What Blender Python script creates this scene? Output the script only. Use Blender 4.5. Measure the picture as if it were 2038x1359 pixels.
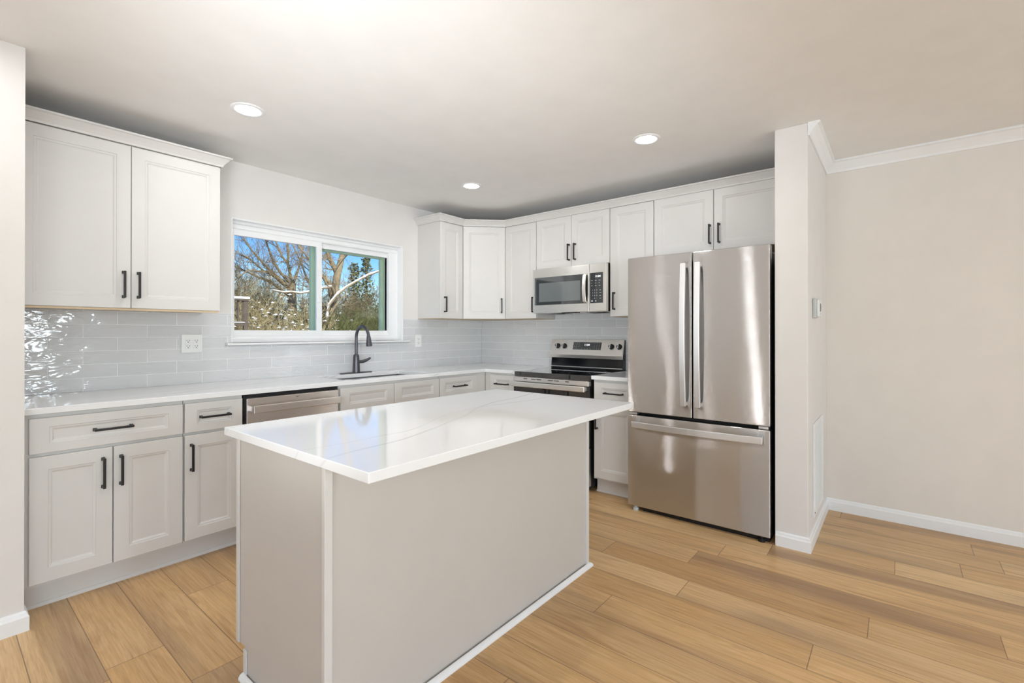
import bpy, math, random
from math import sin, cos, pi, radians, sqrt
from mathutils import Vector, Matrix

for o in list(bpy.data.objects):
    bpy.data.objects.remove(o)
scene = bpy.context.scene
COL = scene.collection

# ---------------------------------------------------------------- camera
cam_d = bpy.data.cameras.new('camera')
cam = bpy.data.objects.new('camera', cam_d); COL.objects.link(cam)
cam_d.sensor_width = 36.0
cam_d.lens = 945.86 / 2038 * 36.0
cam_d.shift_x = (1019 - 1026.07) / 2038
cam_d.shift_y = (659.18 - 679.5) / 2038
cam_d.clip_start = .05; cam_d.clip_end = 300
YAW, PITCH = radians(38.851), radians(0.15)
fwd = Vector((cos(YAW)*cos(PITCH), sin(YAW)*cos(PITCH), sin(PITCH)))
cam.location = (-3.902, -3.626, 1.253)
cam.rotation_euler = fwd.to_track_quat('-Z', 'Y').to_euler()
scene.camera = cam

# ---------------------------------------------------------------- exposure
vs = scene.view_settings
vs.view_transform = 'Standard'; vs.look = 'None'; vs.gamma = 1.0
vs.exposure = .90; vs.use_curve_mapping = False

# ---------------------------------------------------------------- sky and sun
world = bpy.data.worlds.new('world'); scene.world = world
world.use_nodes = True
wn = world.node_tree.nodes; wl = world.node_tree.links
wn.clear()
wo = wn.new('ShaderNodeOutputWorld'); wb = wn.new('ShaderNodeBackground')
sky = wn.new('ShaderNodeTexSky'); sky.sky_type = 'NISHITA'
sky.sun_disc = False; sky.sun_elevation = radians(32); sky.sun_rotation = radians(200)
sky.air_density = 1.0; sky.dust_density = .1; sky.ozone_density = 4.0
wb.inputs['Strength'].default_value = 0.09
hs = wn.new('ShaderNodeHueSaturation'); hs.inputs['Saturation'].default_value = 1.35; hs.inputs['Hue'].default_value = .515
wl.new(sky.outputs[0], hs.inputs['Color']); wl.new(hs.outputs[0], wb.inputs['Color']); wl.new(wb.outputs[0], wo.inputs['Surface'])

def light(kind, name, loc, energy, color=(1, 1, 1), target=None, **kw):
    d = bpy.data.lights.new(name, kind); d.energy = energy; d.color = color
    for k, v in kw.items(): setattr(d, k, v)
    o = bpy.data.objects.new(name, d); COL.objects.link(o); o.location = loc
    if target is not None:
        o.rotation_euler = (Vector(target) - Vector(loc)).to_track_quat('-Z', 'Y').to_euler()
    return o
light('SUN', 'sun', (0, -10, 12), 3.2, (1.0, .93, .82), target=(5.5, 10, -2.5), angle=radians(.6))
# added fill lights, set at the made-up openings behind the camera
light('AREA', 'added_fill_patio', (-7.46, -2.2, 1.1), 1.5, (.76, .89, 1.0), target=(0, -2.2, 1.1),
      shape='RECTANGLE', size=1.9, size_y=2.0)
light('AREA', 'added_fill_west', (-7.46, -5.3, 1.45), 5, (.74, .88, 1.0), target=(0, -5.3, 4.6),
      shape='RECTANGLE', size=1.7, size_y=1.2)
light('AREA', 'added_fill_south', (-5.4, -7.46, 1.35), 50, (.76, .89, 1.0), target=(-4.4, 0, 4.0),
      shape='RECTANGLE', size=2.4, size_y=1.4)
light('AREA', 'added_fill_narrow', (-2.95, -7.46, 1.4), 30, (.78, .90, 1.0), target=(-1.6, -2, 4.2),
      shape='RECTANGLE', size=.35, size_y=.8)
# unseen photographer's flash, added beside the camera to brighten ceiling and upper walls
light('SPOT', 'fill_flash', (-4.12, -2.75, 1.25), 84, (.90, .955, 1.0), target=(-1.6, -1.35, 2.45),
      spot_size=radians(94), spot_blend=1.0, shadow_soft_size=.25)
LAMP = 54.0   # radiant strength of a downlight lens

# ---------------------------------------------------------------- materials
def nt(name):
    m = bpy.data.materials.new(name); m.use_nodes = True
    n = m.node_tree.nodes; l = m.node_tree.links
    return m, n, l, n['Principled BSDF']
def rgb(h):
    def f(c):
        c /= 255.0
        return c/12.92 if c <= .04045 else ((c+.055)/1.055)**2.4
    return (f(h[0]), f(h[1]), f(h[2]), 1)
def mth(n, l, op, a, b=None, c=None):
    k = n.new('ShaderNodeMath'); k.operation = op
    for i, v in enumerate((a, b, c)):
        if v is None: continue
        if isinstance(v, (int, float)): k.inputs[i].default_value = v
        else: l.new(v, k.inputs[i])
    return k.outputs[0]
def ramp(n, l, fac, stops):
    r = n.new('ShaderNodeValToRGB'); e = r.color_ramp.elements
    while len(e) < len(stops): e.new(.5)
    for i, (p, c) in enumerate(stops):
        e[i].position = p; e[i].color = c if len(c) == 4 else (*c, 1)
    l.new(fac, r.inputs[0]); return r.outputs[0]
def noise(n, l, vec, scale, detail=3, rough=.5, dist=0.0):
    k = n.new('ShaderNodeTexNoise'); k.inputs['Scale'].default_value = scale
    k.inputs['Detail'].default_value = detail; k.inputs['Roughness'].default_value = rough
    k.inputs['Distortion'].default_value = dist
    if vec is not None: l.new(vec, k.inputs['Vector'])
    return k
def mapping(n, l, vec, scale=(1, 1, 1), rot=(0, 0, 0), loc=(0, 0, 0)):
    k = n.new('ShaderNodeMapping'); k.inputs['Scale'].default_value = scale
    k.inputs['Rotation'].default_value = rot; k.inputs['Location'].default_value = loc
    l.new(vec, k.inputs['Vector']); return k.outputs[0]
def mix(n, l, fac, a, b, mode='MIX'):
    k = n.new('ShaderNodeMix'); k.data_type = 'RGBA'; k.blend_type = mode
    for s, v in ((0, fac), (6, a), (7, b)):
        if isinstance(v, (int, float)): k.inputs[s].default_value = v
        elif isinstance(v, tuple): k.inputs[s].default_value = v
        else: l.new(v, k.inputs[s])
    return k.outputs[2]

def paint(name, col, rough=.5, bump=.0, bscale=300, var=.015, spec=.5):
    m, n, l, p = nt(name)
    g = n.new('ShaderNodeNewGeometry')
    nz = noise(n, l, g.outputs['Position'], 6, 2)
    c = rgb(col)
    lo = tuple(x*(1-var) for x in c[:3]) + (1,); hi = tuple(min(1, x*(1+var)) for x in c[:3]) + (1,)
    l.new(ramp(n, l, nz.outputs[0], [(.3, lo), (.7, hi)]), p.inputs['Base Color'])
    p.inputs['Roughness'].default_value = rough
    p.inputs['Specular IOR Level'].default_value = spec
    if bump:
        b = n.new('ShaderNodeBump'); b.inputs['Strength'].default_value = bump; b.inputs['Distance'].default_value = .001
        nb = noise(n, l, g.outputs['Position'], bscale, 2)
        l.new(nb.outputs[0], b.inputs['Height']); l.new(b.outputs[0], p.inputs['Normal'])
    return m

M = {}
M['wall'] = paint('wall_paint', (234, 230, 226), .75, .25, 260)
M['wall_dining'] = paint('beige_wall_paint', (236, 229, 221), .75, .25, 260)
M['ceil'] = paint('ceiling_paint', (245, 243, 240), .85, .15, 200)
M['trim'] = paint('white_trim_paint', (246, 246, 246), .35)
M['cab'] = paint('cabinet_paint', (224, 221, 217), .42, .06, 500, .01)
M['islepanel'] = paint('island_paint', (208, 202, 195), .5, .08, 500, .01)
M['vinyl'] = paint('white_vinyl', (250, 250, 250), .3)
M['plastic'] = paint('white_plastic', (240, 240, 238), .35)
M['grey_plastic'] = paint('light_grey_plastic', (200, 203, 202), .4)
M['slot'] = paint('dark_slot', (90, 88, 86), .6)
M['black_metal'] = paint('black_metal', (26, 24, 25), .42, .05, 400)
M['faucet'] = paint('gunmetal', (96, 95, 100), .36)
M['faucet'].node_tree.nodes['Principled BSDF'].inputs['Metallic'].default_value = .75
M['black_gloss'] = paint('black_enamel', (14, 15, 19), .12)
M['black_matte'] = paint('black_matte', (18, 18, 20), .55)
M['rawwood'] = paint('raw_maple', (214, 190, 156), .6, .1, 200, .05)
M['green'] = paint('green_frame_paint', (188, 208, 180), .5)
M['snow'] = paint('snow', (250, 250, 252), .6, .3, 30)
M['fencewood'] = paint('weathered_wood', (96, 84, 72), .8, .5, 40, .2)
M['bark'] = paint('bark', (150, 134, 106), .9, .6, 30, .25)
M['bark_dark'] = paint('dark_bark', (138, 122, 92), .9, .6, 30, .25)
M['twig'] = paint('olive_twigs', (166, 152, 112), .9, 0, 30, .3)
M['twig_dark'] = paint('brown_twigs', (118, 104, 78), .9, 0, 30, .3)
M['twig_green'] = paint('green_twigs', (102, 104, 62), .9, 0, 30, .3)
M['pine'] = paint('pine_needles', (104, 108, 70), .9, 0, 30, .35)
M['mark'] = paint('light_print', (214, 216, 218), .5)
M['sensor'] = paint('grey_print', (120, 120, 122), .5)

def steel(name, tangent, base=(.60, .575, .55), rough=.24, wave=.35, aniso=.75, wscale=(1.5, 1.5, .35), brush=(4, 4, 900)):
    m, n, l, p = nt(name)
    g = n.new('ShaderNodeNewGeometry')
    p.inputs['Metallic'].default_value = 1
    p.inputs['Anisotropic'].default_value = aniso
    t = n.new('ShaderNodeCombineXYZ')
    for i in range(3): t.inputs[i].default_value = tangent[i]
    l.new(t.outputs[0], p.inputs['Tangent'])
    # fine brush lines running along the tangent
    sc = brush
    br = noise(n, l, mapping(n, l, g.outputs['Position'], sc), 1, 2)
    c0 = tuple(x*.985 for x in base) + (1,); c1 = tuple(min(1, x*1.015) for x in base) + (1,)
    l.new(ramp(n, l, br.outputs[0], [(.3, c0), (.7, c1)]), p.inputs['Base Color'])
    l.new(mth(n, l, 'MULTIPLY_ADD', br.outputs[0], .02, rough-.01), p.inputs['Roughness'])
    b = n.new('ShaderNodeBump'); b.inputs['Strength'].default_value = wave; b.inputs['Distance'].default_value = .02
    wv = noise(n, l, mapping(n, l, g.outputs['Position'], wscale), 3, 1)
    l.new(wv.outputs[0], b.inputs['Height']); l.new(b.outputs[0], p.inputs['Normal'])
    return m
def brushed(name, base, rough, spread, wave, side):
    """steel with horizontal brush grain: grooves tip the normal up and down, the sheet is slightly wavy sideways"""
    m, n, l, p = nt(name)
    g = n.new('ShaderNodeNewGeometry')
    p.inputs['Metallic'].default_value = 1; p.inputs['Roughness'].default_value = rough
    p.inputs['Base Color'].default_value = (*base, 1)
    wnz = n.new('ShaderNodeTexWhiteNoise'); wnz.noise_dimensions = '3D'
    big = n.new('ShaderNodeVectorMath'); big.operation = 'SCALE'; big.inputs['Scale'].default_value = 5000
    l.new(g.outputs['Position'], big.inputs[0]); l.new(big.outputs[0], wnz.inputs['Vector'])
    up = mth(n, l, 'MULTIPLY', mth(n, l, 'SUBTRACT', wnz.outputs['Value'], .5), spread)
    wv = noise(n, l, mapping(n, l, g.outputs['Position'], (2.2, 2.2, .7)), 2.0, 1)
    sd = mth(n, l, 'MULTIPLY', mth(n, l, 'SUBTRACT', wv.outputs[0], .5), wave)
    cx = n.new('ShaderNodeCombineXYZ'); l.new(up, cx.inputs[2]); l.new(sd, cx.inputs[side])
    ad = n.new('ShaderNodeVectorMath'); ad.operation = 'ADD'; l.new(g.outputs['Normal'], ad.inputs[0]); l.new(cx.outputs[0], ad.inputs[1])
    nm = n.new('ShaderNodeVectorMath'); nm.operation = 'NORMALIZE'; l.new(ad.outputs[0], nm.inputs[0])
    l.new(nm.outputs[0], p.inputs['Normal'])
    return m
M['steel_x'] = brushed('brushed_steel_refrigerator', (.62, .61, .60), .08, .95, .045, 1)
M['steel_y'] = steel('brushed_steel_dishwasher', (0, 0, 1), (.80, .76, .73), .3, .2)
M['steel_mw'] = steel('brushed_steel_microwave', (0, 0, 1), (.92, .90, .86), .34, .12)
M['steel_bar'] = steel('satin_steel_bar', (0, 0, 1), (.86, .86, .87), .38, .0, .2)
M['steel_sink'] = steel('sink_steel', (1, 0, 0), (.5, .5, .5), .3, .05)

def quartz():
    m, n, l, p = nt('white_quartz')
    g = n.new('ShaderNodeNewGeometry'); pos = g.outputs['Position']
    def vein(scale, width, seed, stretch=(1, 1, 1), rot=.5, dist=1.2):
        v = mapping(n, l, pos, stretch, (0, 0, rot), (seed, seed*.7, 0))
        a = noise(n, l, v, scale, 4, .55, dist)
        d = mth(n, l, 'ABSOLUTE', mth(n, l, 'SUBTRACT', a.outputs[0], .5))
        return ramp(n, l, d, [(0, (1, 1, 1)), (width*.5, (.7, .7, .7)), (width*2, (0, 0, 0))])
    sp = n.new('ShaderNodeSeparateXYZ'); l.new(pos, sp.inputs[0])
    patch = noise(n, l, mapping(n, l, pos, (1, 1, 1), (0, 0, 0), (4, 2, 0)), 1.6, 2)
    pm = ramp(n, l, patch.outputs[0], [(.36, (.35, .35, .35)), (.55, (1, 1, 1))])
    def long_vein(slope, period, off, wob, width, seed):
        """long wandering veins a fixed distance apart"""
        nz = noise(n, l, mapping(n, l, pos, (1, 1, 1), (0, 0, 0), (seed, -seed, 0)), 1.0, 2, .45)
        u = mth(n, l, 'ADD', mth(n, l, 'MULTIPLY_ADD', sp.outputs[0], slope, sp.outputs[1]), sp.outputs[2])
        u = mth(n, l, 'DIVIDE', mth(n, l, 'ADD', mth(n, l, 'MULTIPLY_ADD', nz.outputs[0], wob, u), off+40*period), period)
        d = mth(n, l, 'MULTIPLY', mth(n, l, 'ABSOLUTE', mth(n, l, 'SUBTRACT', mth(n, l, 'FRACT', u), .5)), period)
        return ramp(n, l, d, [(0, (1, 1, 1)), (width*.6, (.75, .75, .75)), (width*2.0, (0, 0, 0))])
    v1 = mix(n, l, 1.0, long_vein(-.30, .62, .02, .40, .0055, 2.0), pm, 'MULTIPLY')
    v2 = mix(n, l, 1.0, long_vein(-.10, .97, .30, .5, .0035, 6.0), pm, 'MULTIPLY')
    base = (.92, .92, .92, 1)
    c = mix(n, l, mth(n, l, 'MULTIPLY', v1, .5), base, (.46, .45, .44, 1))
    c = mix(n, l, mth(n, l, 'MULTIPLY', v2, .5), c, (.50, .48, .46, 1))
    cl = noise(n, l, pos, 2.5, 4, .6)
    c = mix(n, l, .12, c, ramp(n, l, cl.outputs[0], [(.35, (.84, .84, .85)), (.65, (1, 1, 1))]), 'MULTIPLY')
    l.new(c, p.inputs['Base Color'])
    p.inputs['Roughness'].default_value = .07; p.inputs['IOR'].default_value = 1.55
    return m
M['quartz'] = quartz()

def tile_mat():
    m, n, l, p = nt('grey_glazed_tile')
    g = n.new('ShaderNodeNewGeometry'); at = n.new('ShaderNodeAttribute'); at.attribute_name = 'tint'
    pos = g.outputs['Position']
    st = noise(n, l, mapping(n, l, pos, (3, 3, 22), (0, .25, 0)), 3, 4, .6, .6)
    c = ramp(n, l, at.outputs['Fac'], [(0, rgb((216, 217, 218))), (1, rgb((222, 222, 223)))])
    c = mix(n, l, .10, c, ramp(n, l, st.outputs[0], [(.4, (.82, .82, .84)), (.68, (1, 1, 1))]), 'MULTIPLY')
    l.new(c, p.inputs['Base Color'])
    p.inputs['Roughness'].default_value = .09
    p.inputs['Specular IOR Level'].default_value = .6
    b = n.new('ShaderNodeBump'); b.inputs['Strength'].default_value = .75; b.inputs['Distance'].default_value = .006
    add = n.new('ShaderNodeVectorMath'); add.operation = 'ADD'
    sc = n.new('ShaderNodeVectorMath'); sc.operation = 'SCALE'; sc.inputs['Scale'].default_value = 9
    cx = n.new('ShaderNodeCombineXYZ'); l.new(at.outputs['Fac'], cx.inputs[0]); l.new(at.outputs['Fac'], cx.inputs[2])
    l.new(cx.outputs[0], sc.inputs[0]); l.new(sc.outputs[0], add.inputs[0]); l.new(pos, add.inputs[1])
    w = noise(n, l, mapping(n, l, add.outputs[0], (1, 1, 2.6), (0, .3, 0)), 9, 2, .5, .8)
    l.new(w.outputs[0], b.inputs['Height']); l.new(b.outputs[0], p.inputs['Normal'])
    return m
M['tile'] = tile_mat()
M['grout'] = paint('white_grout', (246, 246, 245), .8)

def floor_mat():
    m, n, l, p = nt('oak_planks')
    g = n.new('ShaderNodeNewGeometry'); pos = g.outputs['Position']
    s = n.new('ShaderNodeSeparateXYZ'); l.new(pos, s.inputs[0])
    W, L = .182, 1.22
    xr = mth(n, l, 'DIVIDE', mth(n, l, 'ADD', s.outputs[0], 20.226), W)
    row = mth(n, l, 'FLOOR', xr); fx = mth(n, l, 'FRACT', xr)
    wn1 = n.new('ShaderNodeTexWhiteNoise'); wn1.noise_dimensions = '1D'; l.new(row, wn1.inputs['W'])
    yr = mth(n, l, 'ADD', mth(n, l, 'DIVIDE', mth(n, l, 'ADD', s.outputs[1], 20.0), L), mth(n, l, 'MULTIPLY', wn1.outputs['Value'], 5.0))
    idx = mth(n, l, 'FLOOR', yr); fy = mth(n, l, 'FRACT', yr)
    cv = n.new('ShaderNodeCombineXYZ'); l.new(row, cv.inputs[0]); l.new(idx, cv.inputs[1])
    wn2 = n.new('ShaderNodeTexWhiteNoise'); wn2.noise_dimensions = '2D'; l.new(cv.outputs[0], wn2.inputs['Vector'])
    # grain coordinates: shifted per plank
    off = n.new('ShaderNodeVectorMath'); off.operation = 'SCALE'; off.inputs['Scale'].default_value = 13
    l.new(wn2.outputs['Color'], off.inputs[0])
    ad = n.new('ShaderNodeVectorMath'); ad.operation = 'ADD'; l.new(pos, ad.inputs[0]); l.new(off.outputs[0], ad.inputs[1])
    gp = ad.outputs[0]
    base = ramp(n, l, wn2.outputs['Value'], [(0, rgb((206, 164, 112))), (.35, rgb((230, 190, 136))), (.7, rgb((218, 180, 130))), (1, rgb((242, 208, 158)))])
    g1 = noise(n, l, mapping(n, l, gp, (14, 1.1, 1)), 1.0, 5, .6, 1.6)      # cathedral figure
    c = mix(n, l, .75, base, ramp(n, l, g1.outputs[0], [(.32, (.70, .60, .50)), (.48, (1, 1, 1)), (.56, (.88, .82, .74)), (.66, (1.0, .98, .94))]), 'MULTIPLY')
    g2 = noise(n, l, mapping(n, l, gp, (4.5, .55, 1)), 1.0, 2, .5, .4)       # broad grey smears
    c = mix(n, l, ramp(n, l, g2.outputs[0], [(.50, (0, 0, 0)), (.70, (.62, .62, .62))]), c, rgb((142, 112, 88)))
    g3 = noise(n, l, mapping(n, l, gp, (170, 5, 1)), 1.0, 3, .6)             # fine pores
    c = mix(n, l, .45, c, ramp(n, l, g3.outputs[0], [(.3, (.62, .56, .48)), (.6, (1, 1, 1))]), 'MULTIPLY')
    g4 = noise(n, l, mapping(n, l, gp, (60, 1.6, 1)), 1.0, 4, .65, .8)       # darker grain lines
    c = mix(n, l, .35, c, ramp(n, l, g4.outputs[0], [(.36, (.66, .58, .48)), (.50, (1, 1, 1))]), 'MULTIPLY')
    # seams
    ex = mth(n, l, 'MULTIPLY', mth(n, l, 'MINIMUM', fx, mth(n, l, 'SUBTRACT', 1.0, fx)), W)
    ey = mth(n, l, 'MULTIPLY', mth(n, l, 'MINIMUM', fy, mth(n, l, 'SUBTRACT', 1.0, fy)), L)
    e = mth(n, l, 'MINIMUM', ex, ey)
    seam = ramp(n, l, mth(n, l, 'MULTIPLY', e, 100), [(.08, (1, 1, 1)), (.22, (0, 0, 0))])
    c = mix(n, l, mth(n, l, 'MULTIPLY', seam, .75), c, rgb((104, 78, 56)))
    l.new(c, p.inputs['Base Color'])
    l.new(mth(n, l, 'MULTIPLY_ADD', g1.outputs[0], .12, .30), p.inputs['Roughness'])
    b = n.new('ShaderNodeBump'); b.inputs['Strength'].default_value = .35; b.inputs['Distance'].default_value = .001
    h = mth(n, l, 'SUBTRACT', mth(n, l, 'MULTIPLY', g3.outputs[0], .3), seam)
    l.new(h, b.inputs['Height']); l.new(b.outputs[0], p.inputs['Normal'])
    return m
M['floor'] = floor_mat()

def glass_mat(name, col=(1, 1, 1, 1)):
    m, n, l, p = nt(name); n.remove(p)
    out = [x for x in n if x.type == 'OUTPUT_MATERIAL'][0]
    t = n.new('ShaderNodeBsdfTransparent'); t.inputs[0].default_value = col
    gl = n.new('ShaderNodeBsdfGlossy'); gl.inputs['Roughness'].default_value = .0
    fr = n.new('ShaderNodeFresnel'); fr.inputs[0].default_value = 1.25
    mx = n.new('ShaderNodeMixShader'); l.new(fr.outputs[0], mx.inputs[0])
    l.new(t.outputs[0], mx.inputs[1]); l.new(gl.outputs[0], mx.inputs[2]); l.new(mx.outputs[0], out.inputs[0])
    return m
M['glass'] = glass_mat('window_glass', (.96, .98, .97, 1))
def dark_glass(name, col, rough, spec):
    m, n, l, p = nt(name)
    p.inputs['Base Color'].default_value = rgb(col); p.inputs['Roughness'].default_value = rough
    p.inputs['Specular IOR Level'].default_value = spec; p.inputs['Coat Weight'].default_value = 1; p.inputs['Coat Roughness'].default_value = .01
    return m
M['mw_glass'] = dark_glass('microwave_door_glass', (66, 70, 72), .05, 1.0)
M['mw_mesh'] = dark_glass('microwave_mesh_screen', (120, 126, 126), .12, 1.0)
M['cooktop'] = dark_glass('cooktop_glass', (16, 17, 20), .04, 1.0)
M['oven_glass'] = dark_glass('oven_door_glass', (20, 21, 24), .05, .6)
M['panel'] = dark_glass('control_panel_glass', (40, 44, 50), .15, .5)

def emit(name, col, s):
    m, n, l, p = nt(name)
    p.inputs['Base Color'].default_value = (.9, .9, .9, 1)
    p.inputs['Emission Color'].default_value = (*col, 1); p.inputs['Emission Strength'].default_value = s
    return m
M['lamp'] = emit('downlight_lens', (.985, .985, .985), LAMP)
M['digits'] = emit('clock_digits', (.9, .97, 1), .75)

def ground_mat():
    m, n, l, p = nt('snowy_grass')
    g = n.new('ShaderNodeNewGeometry')
    a = noise(n, l, g.outputs['Position'], .8, 5, .65)
    l.new(ramp(n, l, a.outputs[0], [(.42, rgb((140, 132, 88))), (.55, rgb((240, 240, 244)))]), p.inputs['Base Color'])
    p.inputs['Roughness'].default_value = .9
    return m
M['ground'] = ground_mat()

# ---------------------------------------------------------------- mesh helpers
class MB:
    def __init__(s): s.v = []; s.f = []
    def add(s, vs_, fs):
        k = len(s.v); s.v += [tuple(v) for v in vs_]; s.f += [tuple(i+k for i in f) for f in fs]; return s
    def box(s, x0, x1, y0, y1, z0, z1):
        if x0 > x1: x0, x1 = x1, x0
        if y0 > y1: y0, y1 = y1, y0
        if z0 > z1: z0, z1 = z1, z0
        return s.add([(x0,y0,z0),(x1,y0,z0),(x1,y1,z0),(x0,y1,z0),(x0,y0,z1),(x1,y0,z1),(x1,y1,z1),(x0,y1,z1)],
                     [(0,3,2,1),(4,5,6,7),(0,1,5,4),(1,2,6,5),(2,3,7,6),(3,0,4,7)])
    def prism(s, poly, axis, a, b):
        """poly: 2-D outline, extruded along axis ('x','y','z') from a to b; outline is the other two axes in order"""
        def P(u, v, w):
            return {'x': (w, u, v), 'y': (u, w, v), 'z': (u, v, w)}[axis]
        n = len(poly)
        vs_ = [P(u, v, a) for u, v in poly] + [P(u, v, b) for u, v in poly]
        fs = [tuple(range(n))[::-1], tuple(range(n, 2*n))] + [(i, (i+1) % n, n+(i+1) % n, n+i) for i in range(n)]
        return s.add(vs_, fs)
    def tube(s, pts, rad, n=8, caps=True):
        pts = [Vector(p) for p in pts]
        if not isinstance(rad, (list, tuple)): rad = [rad]*len(pts)
        k = len(s.v); ref = None
        for i, p in enumerate(pts):
            d = (pts[min(i+1, len(pts)-1)] - pts[max(i-1, 0)])
            if d.length < 1e-9: d = Vector((0, 0, 1))
            d.normalize()
            if ref is None:
                ref = Vector((0, 0, 1)) if abs(d.z) < .9 else Vector((1, 0, 0))
                ref = (ref - d*ref.dot(d)).normalized()
            else:
                ref = ref - d*ref.dot(d)
                ref = ref.normalized() if ref.length > 1e-6 else Vector((1, 0, 0))
            b = d.cross(ref)
            for j in range(n):
                a = 2*pi*j/n
                s.v.append(tuple(p + (ref*cos(a) + b*sin(a))*rad[i]))
        for i in range(len(pts)-1):
            for j in range(n):
                a = k+i*n+j; c = k+i*n+(j+1) % n
                s.f.append((a, c, c+n, a+n))
        if caps:
            s.f.append(tuple(k+j for j in range(n))[::-1])
            s.f.append(tuple(k+(len(pts)-1)*n+j for j in range(n)))
        return s
    def lathe(s, prof, n=24, c=(0, 0, 0), axis='z'):
        k = len(s.v)
        for r, h in prof:
            for j in range(n):
                a = 2*pi*j/n; u, w = r*cos(a), r*sin(a)
                q = {'z': (u, w, h), 'x': (h, u, w), 'y': (u, h, w)}[axis]
                s.v.append((c[0]+q[0], c[1]+q[1], c[2]+q[2]))
        for i in range(len(prof)-1):
            for j in range(n):
                a = k+i*n+j; b = k+i*n+(j+1) % n
                s.f.append((a, b, b+n, a+n))
        s.f.append(tuple(k+j for j in range(n))[::-1]); s.f.append(tuple(k+(len(prof)-1)*n+j for j in range(n)))
        return s
    def loops(s, x0, x1, z0, z1, prof, back):
        """framed door: rectangular loops (inset_x, inset_z, y) from the outer edge to the centre; back = y of rear face"""
        L = [(0, 0, back)] + prof
        k = len(s.v)
        for ix, iz, y in L:
            s.v += [(x0+ix, y, z0+iz), (x1-ix, y, z0+iz), (x1-ix, y, z1-iz), (x0+ix, y, z1-iz)]
        for i in range(len(L)-1):
            for j in range(4):
                a = k+4*i+j; b = k+4*i+(j+1) % 4
                s.f.append((a, b, b+4, a+4))
        s.f.append((k+3, k+2, k+1, k)); e = k+4*(len(L)-1); s.f.append((e, e+1, e+2, e+3))
        return s
    def grid(s, xs, ys, z0, z1, skip=(), plane='z'):
        """slab of cells with some cells missing; plane names the thin axis"""
        nx, ny = len(xs)-1, len(ys)-1
        occ = lambda i, j: 0 <= i < nx and 0 <= j < ny and (i, j) not in skip
        idx = {}
        def V(i, j, t):
            if (i, j, t) not in idx:
                u, v, w = xs[i], ys[j], (z0, z1)[t]
                idx[(i, j, t)] = len(s.v)
                s.v.append({'z': (u, v, w), 'y': (u, w, v), 'x': (w, u, v)}[plane])
            return idx[(i, j, t)]
        for i in range(nx):
            for j in range(ny):
                if not occ(i, j): continue
                s.f.append((V(i,j,0), V(i,j+1,0), V(i+1,j+1,0), V(i+1,j,0)))
                s.f.append((V(i,j,1), V(i+1,j,1), V(i+1,j+1,1), V(i,j+1,1)))
                if not occ(i, j-1): s.f.append((V(i,j,0), V(i+1,j,0), V(i+1,j,1), V(i,j,1)))
                if not occ(i, j+1): s.f.append((V(i+1,j+1,0), V(i,j+1,0), V(i,j+1,1), V(i+1,j+1,1)))
                if not occ(i-1, j): s.f.append((V(i,j+1,0), V(i,j,0), V(i,j,1), V(i,j+1,1)))
                if not occ(i+1, j): s.f.append((V(i+1,j,0), V(i+1,j+1,0), V(i+1,j+1,1), V(i+1,j,1)))
        return s
    def build(s, name, mat, parent=None, bevel=0, smooth=False, seg=2, loc=None):
        me = bpy.data.meshes.new(name)
        if loc: s.v = [(a-loc[0], b-loc[1], c-loc[2]) for a, b, c in s.v]
        me.from_pydata(s.v, [], s.f); me.update()
        import bmesh
        bm = bmesh.new(); bm.from_mesh(me); bmesh.ops.recalc_face_normals(bm, faces=bm.faces); bm.to_mesh(me); bm.free()
        me.materials.append(mat)
        o = bpy.data.objects.new(name, me); COL.objects.link(o)
        if loc: o.location = loc
        if parent: o.parent = parent
        if smooth:
            me.polygons.foreach_set('use_smooth', [True]*len(me.polygons))
        if bevel:
            b = o.modifiers.new('bevel', 'BEVEL'); b.width = bevel; b.segments = seg; b.limit_method = 'ANGLE'; b.angle_limit = radians(40)
            me.polygons.foreach_set('use_smooth', [True]*len(me.polygons))
            b.harden_normals = True
        return o
def build_each(mb, name, mat, parent):
    """every box of the builder becomes an object of its own"""
    for i in range(0, len(mb.v), 8):
        k = MB(); k.v = mb.v[i:i+8]; k.f = [(0,3,2,1),(4,5,6,7),(0,1,5,4),(1,2,6,5),(2,3,7,6),(3,0,4,7)]
        k.build(name, mat, parent)
def smooth_by_angle(o, ang=40):
    me = o.data
    me.polygons.foreach_set('use_smooth', [True]*len(me.polygons))
    me.set_sharp_from_angle(angle=radians(ang))
    return o
def box(name, mat, a, parent=None, bevel=0, loc=None): return MB().box(*a).build(name, mat, parent, bevel, loc=loc)
def thing(name, label, cat, loc=(0, 0, 0), rz=0, group=None):
    o = bpy.data.objects.new(name, None); COL.objects.link(o); o.empty_display_size = .1
    o.location = loc; o.rotation_euler = (0, 0, rz); o['label'] = label; o['category'] = cat
    if group: o['group'] = group
    return o
def tag(o, label, cat, group=None, kind=None):
    o['label'] = label; o['category'] = cat
    if group: o['group'] = group
    if kind: o['kind'] = kind
    return o
def struct(o): o['kind'] = 'structure'; return o
def text_mesh(name, s, size, mat, parent, M4, extrude=.0006, align='CENTER'):
    cu = bpy.data.curves.new('t', 'FONT'); cu.body = s; cu.size = size; cu.extrude = extrude
    cu.align_x = align; cu.align_y = 'CENTER'
    to = bpy.data.objects.new('t', cu); COL.objects.link(to)
    dg = bpy.context.evaluated_depsgraph_get()
    me = bpy.data.meshes.new_from_object(to.evaluated_get(dg)); me.name = name
    bpy.data.objects.remove(to)
    me.transform(M4); me.materials.clear(); me.materials.append(mat)
    o = bpy.data.objects.new(name, me); COL.objects.link(o); o.parent = parent
    return o
def front_text_matrix(x, y, z, tilt=0.0):
    """text standing in the local x-z plane, facing local -y"""
    return Matrix.Translation((x, y, z)) @ Matrix.Rotation(tilt, 4, 'X') @ Matrix.Rotation(pi/2, 4, 'X')

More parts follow.
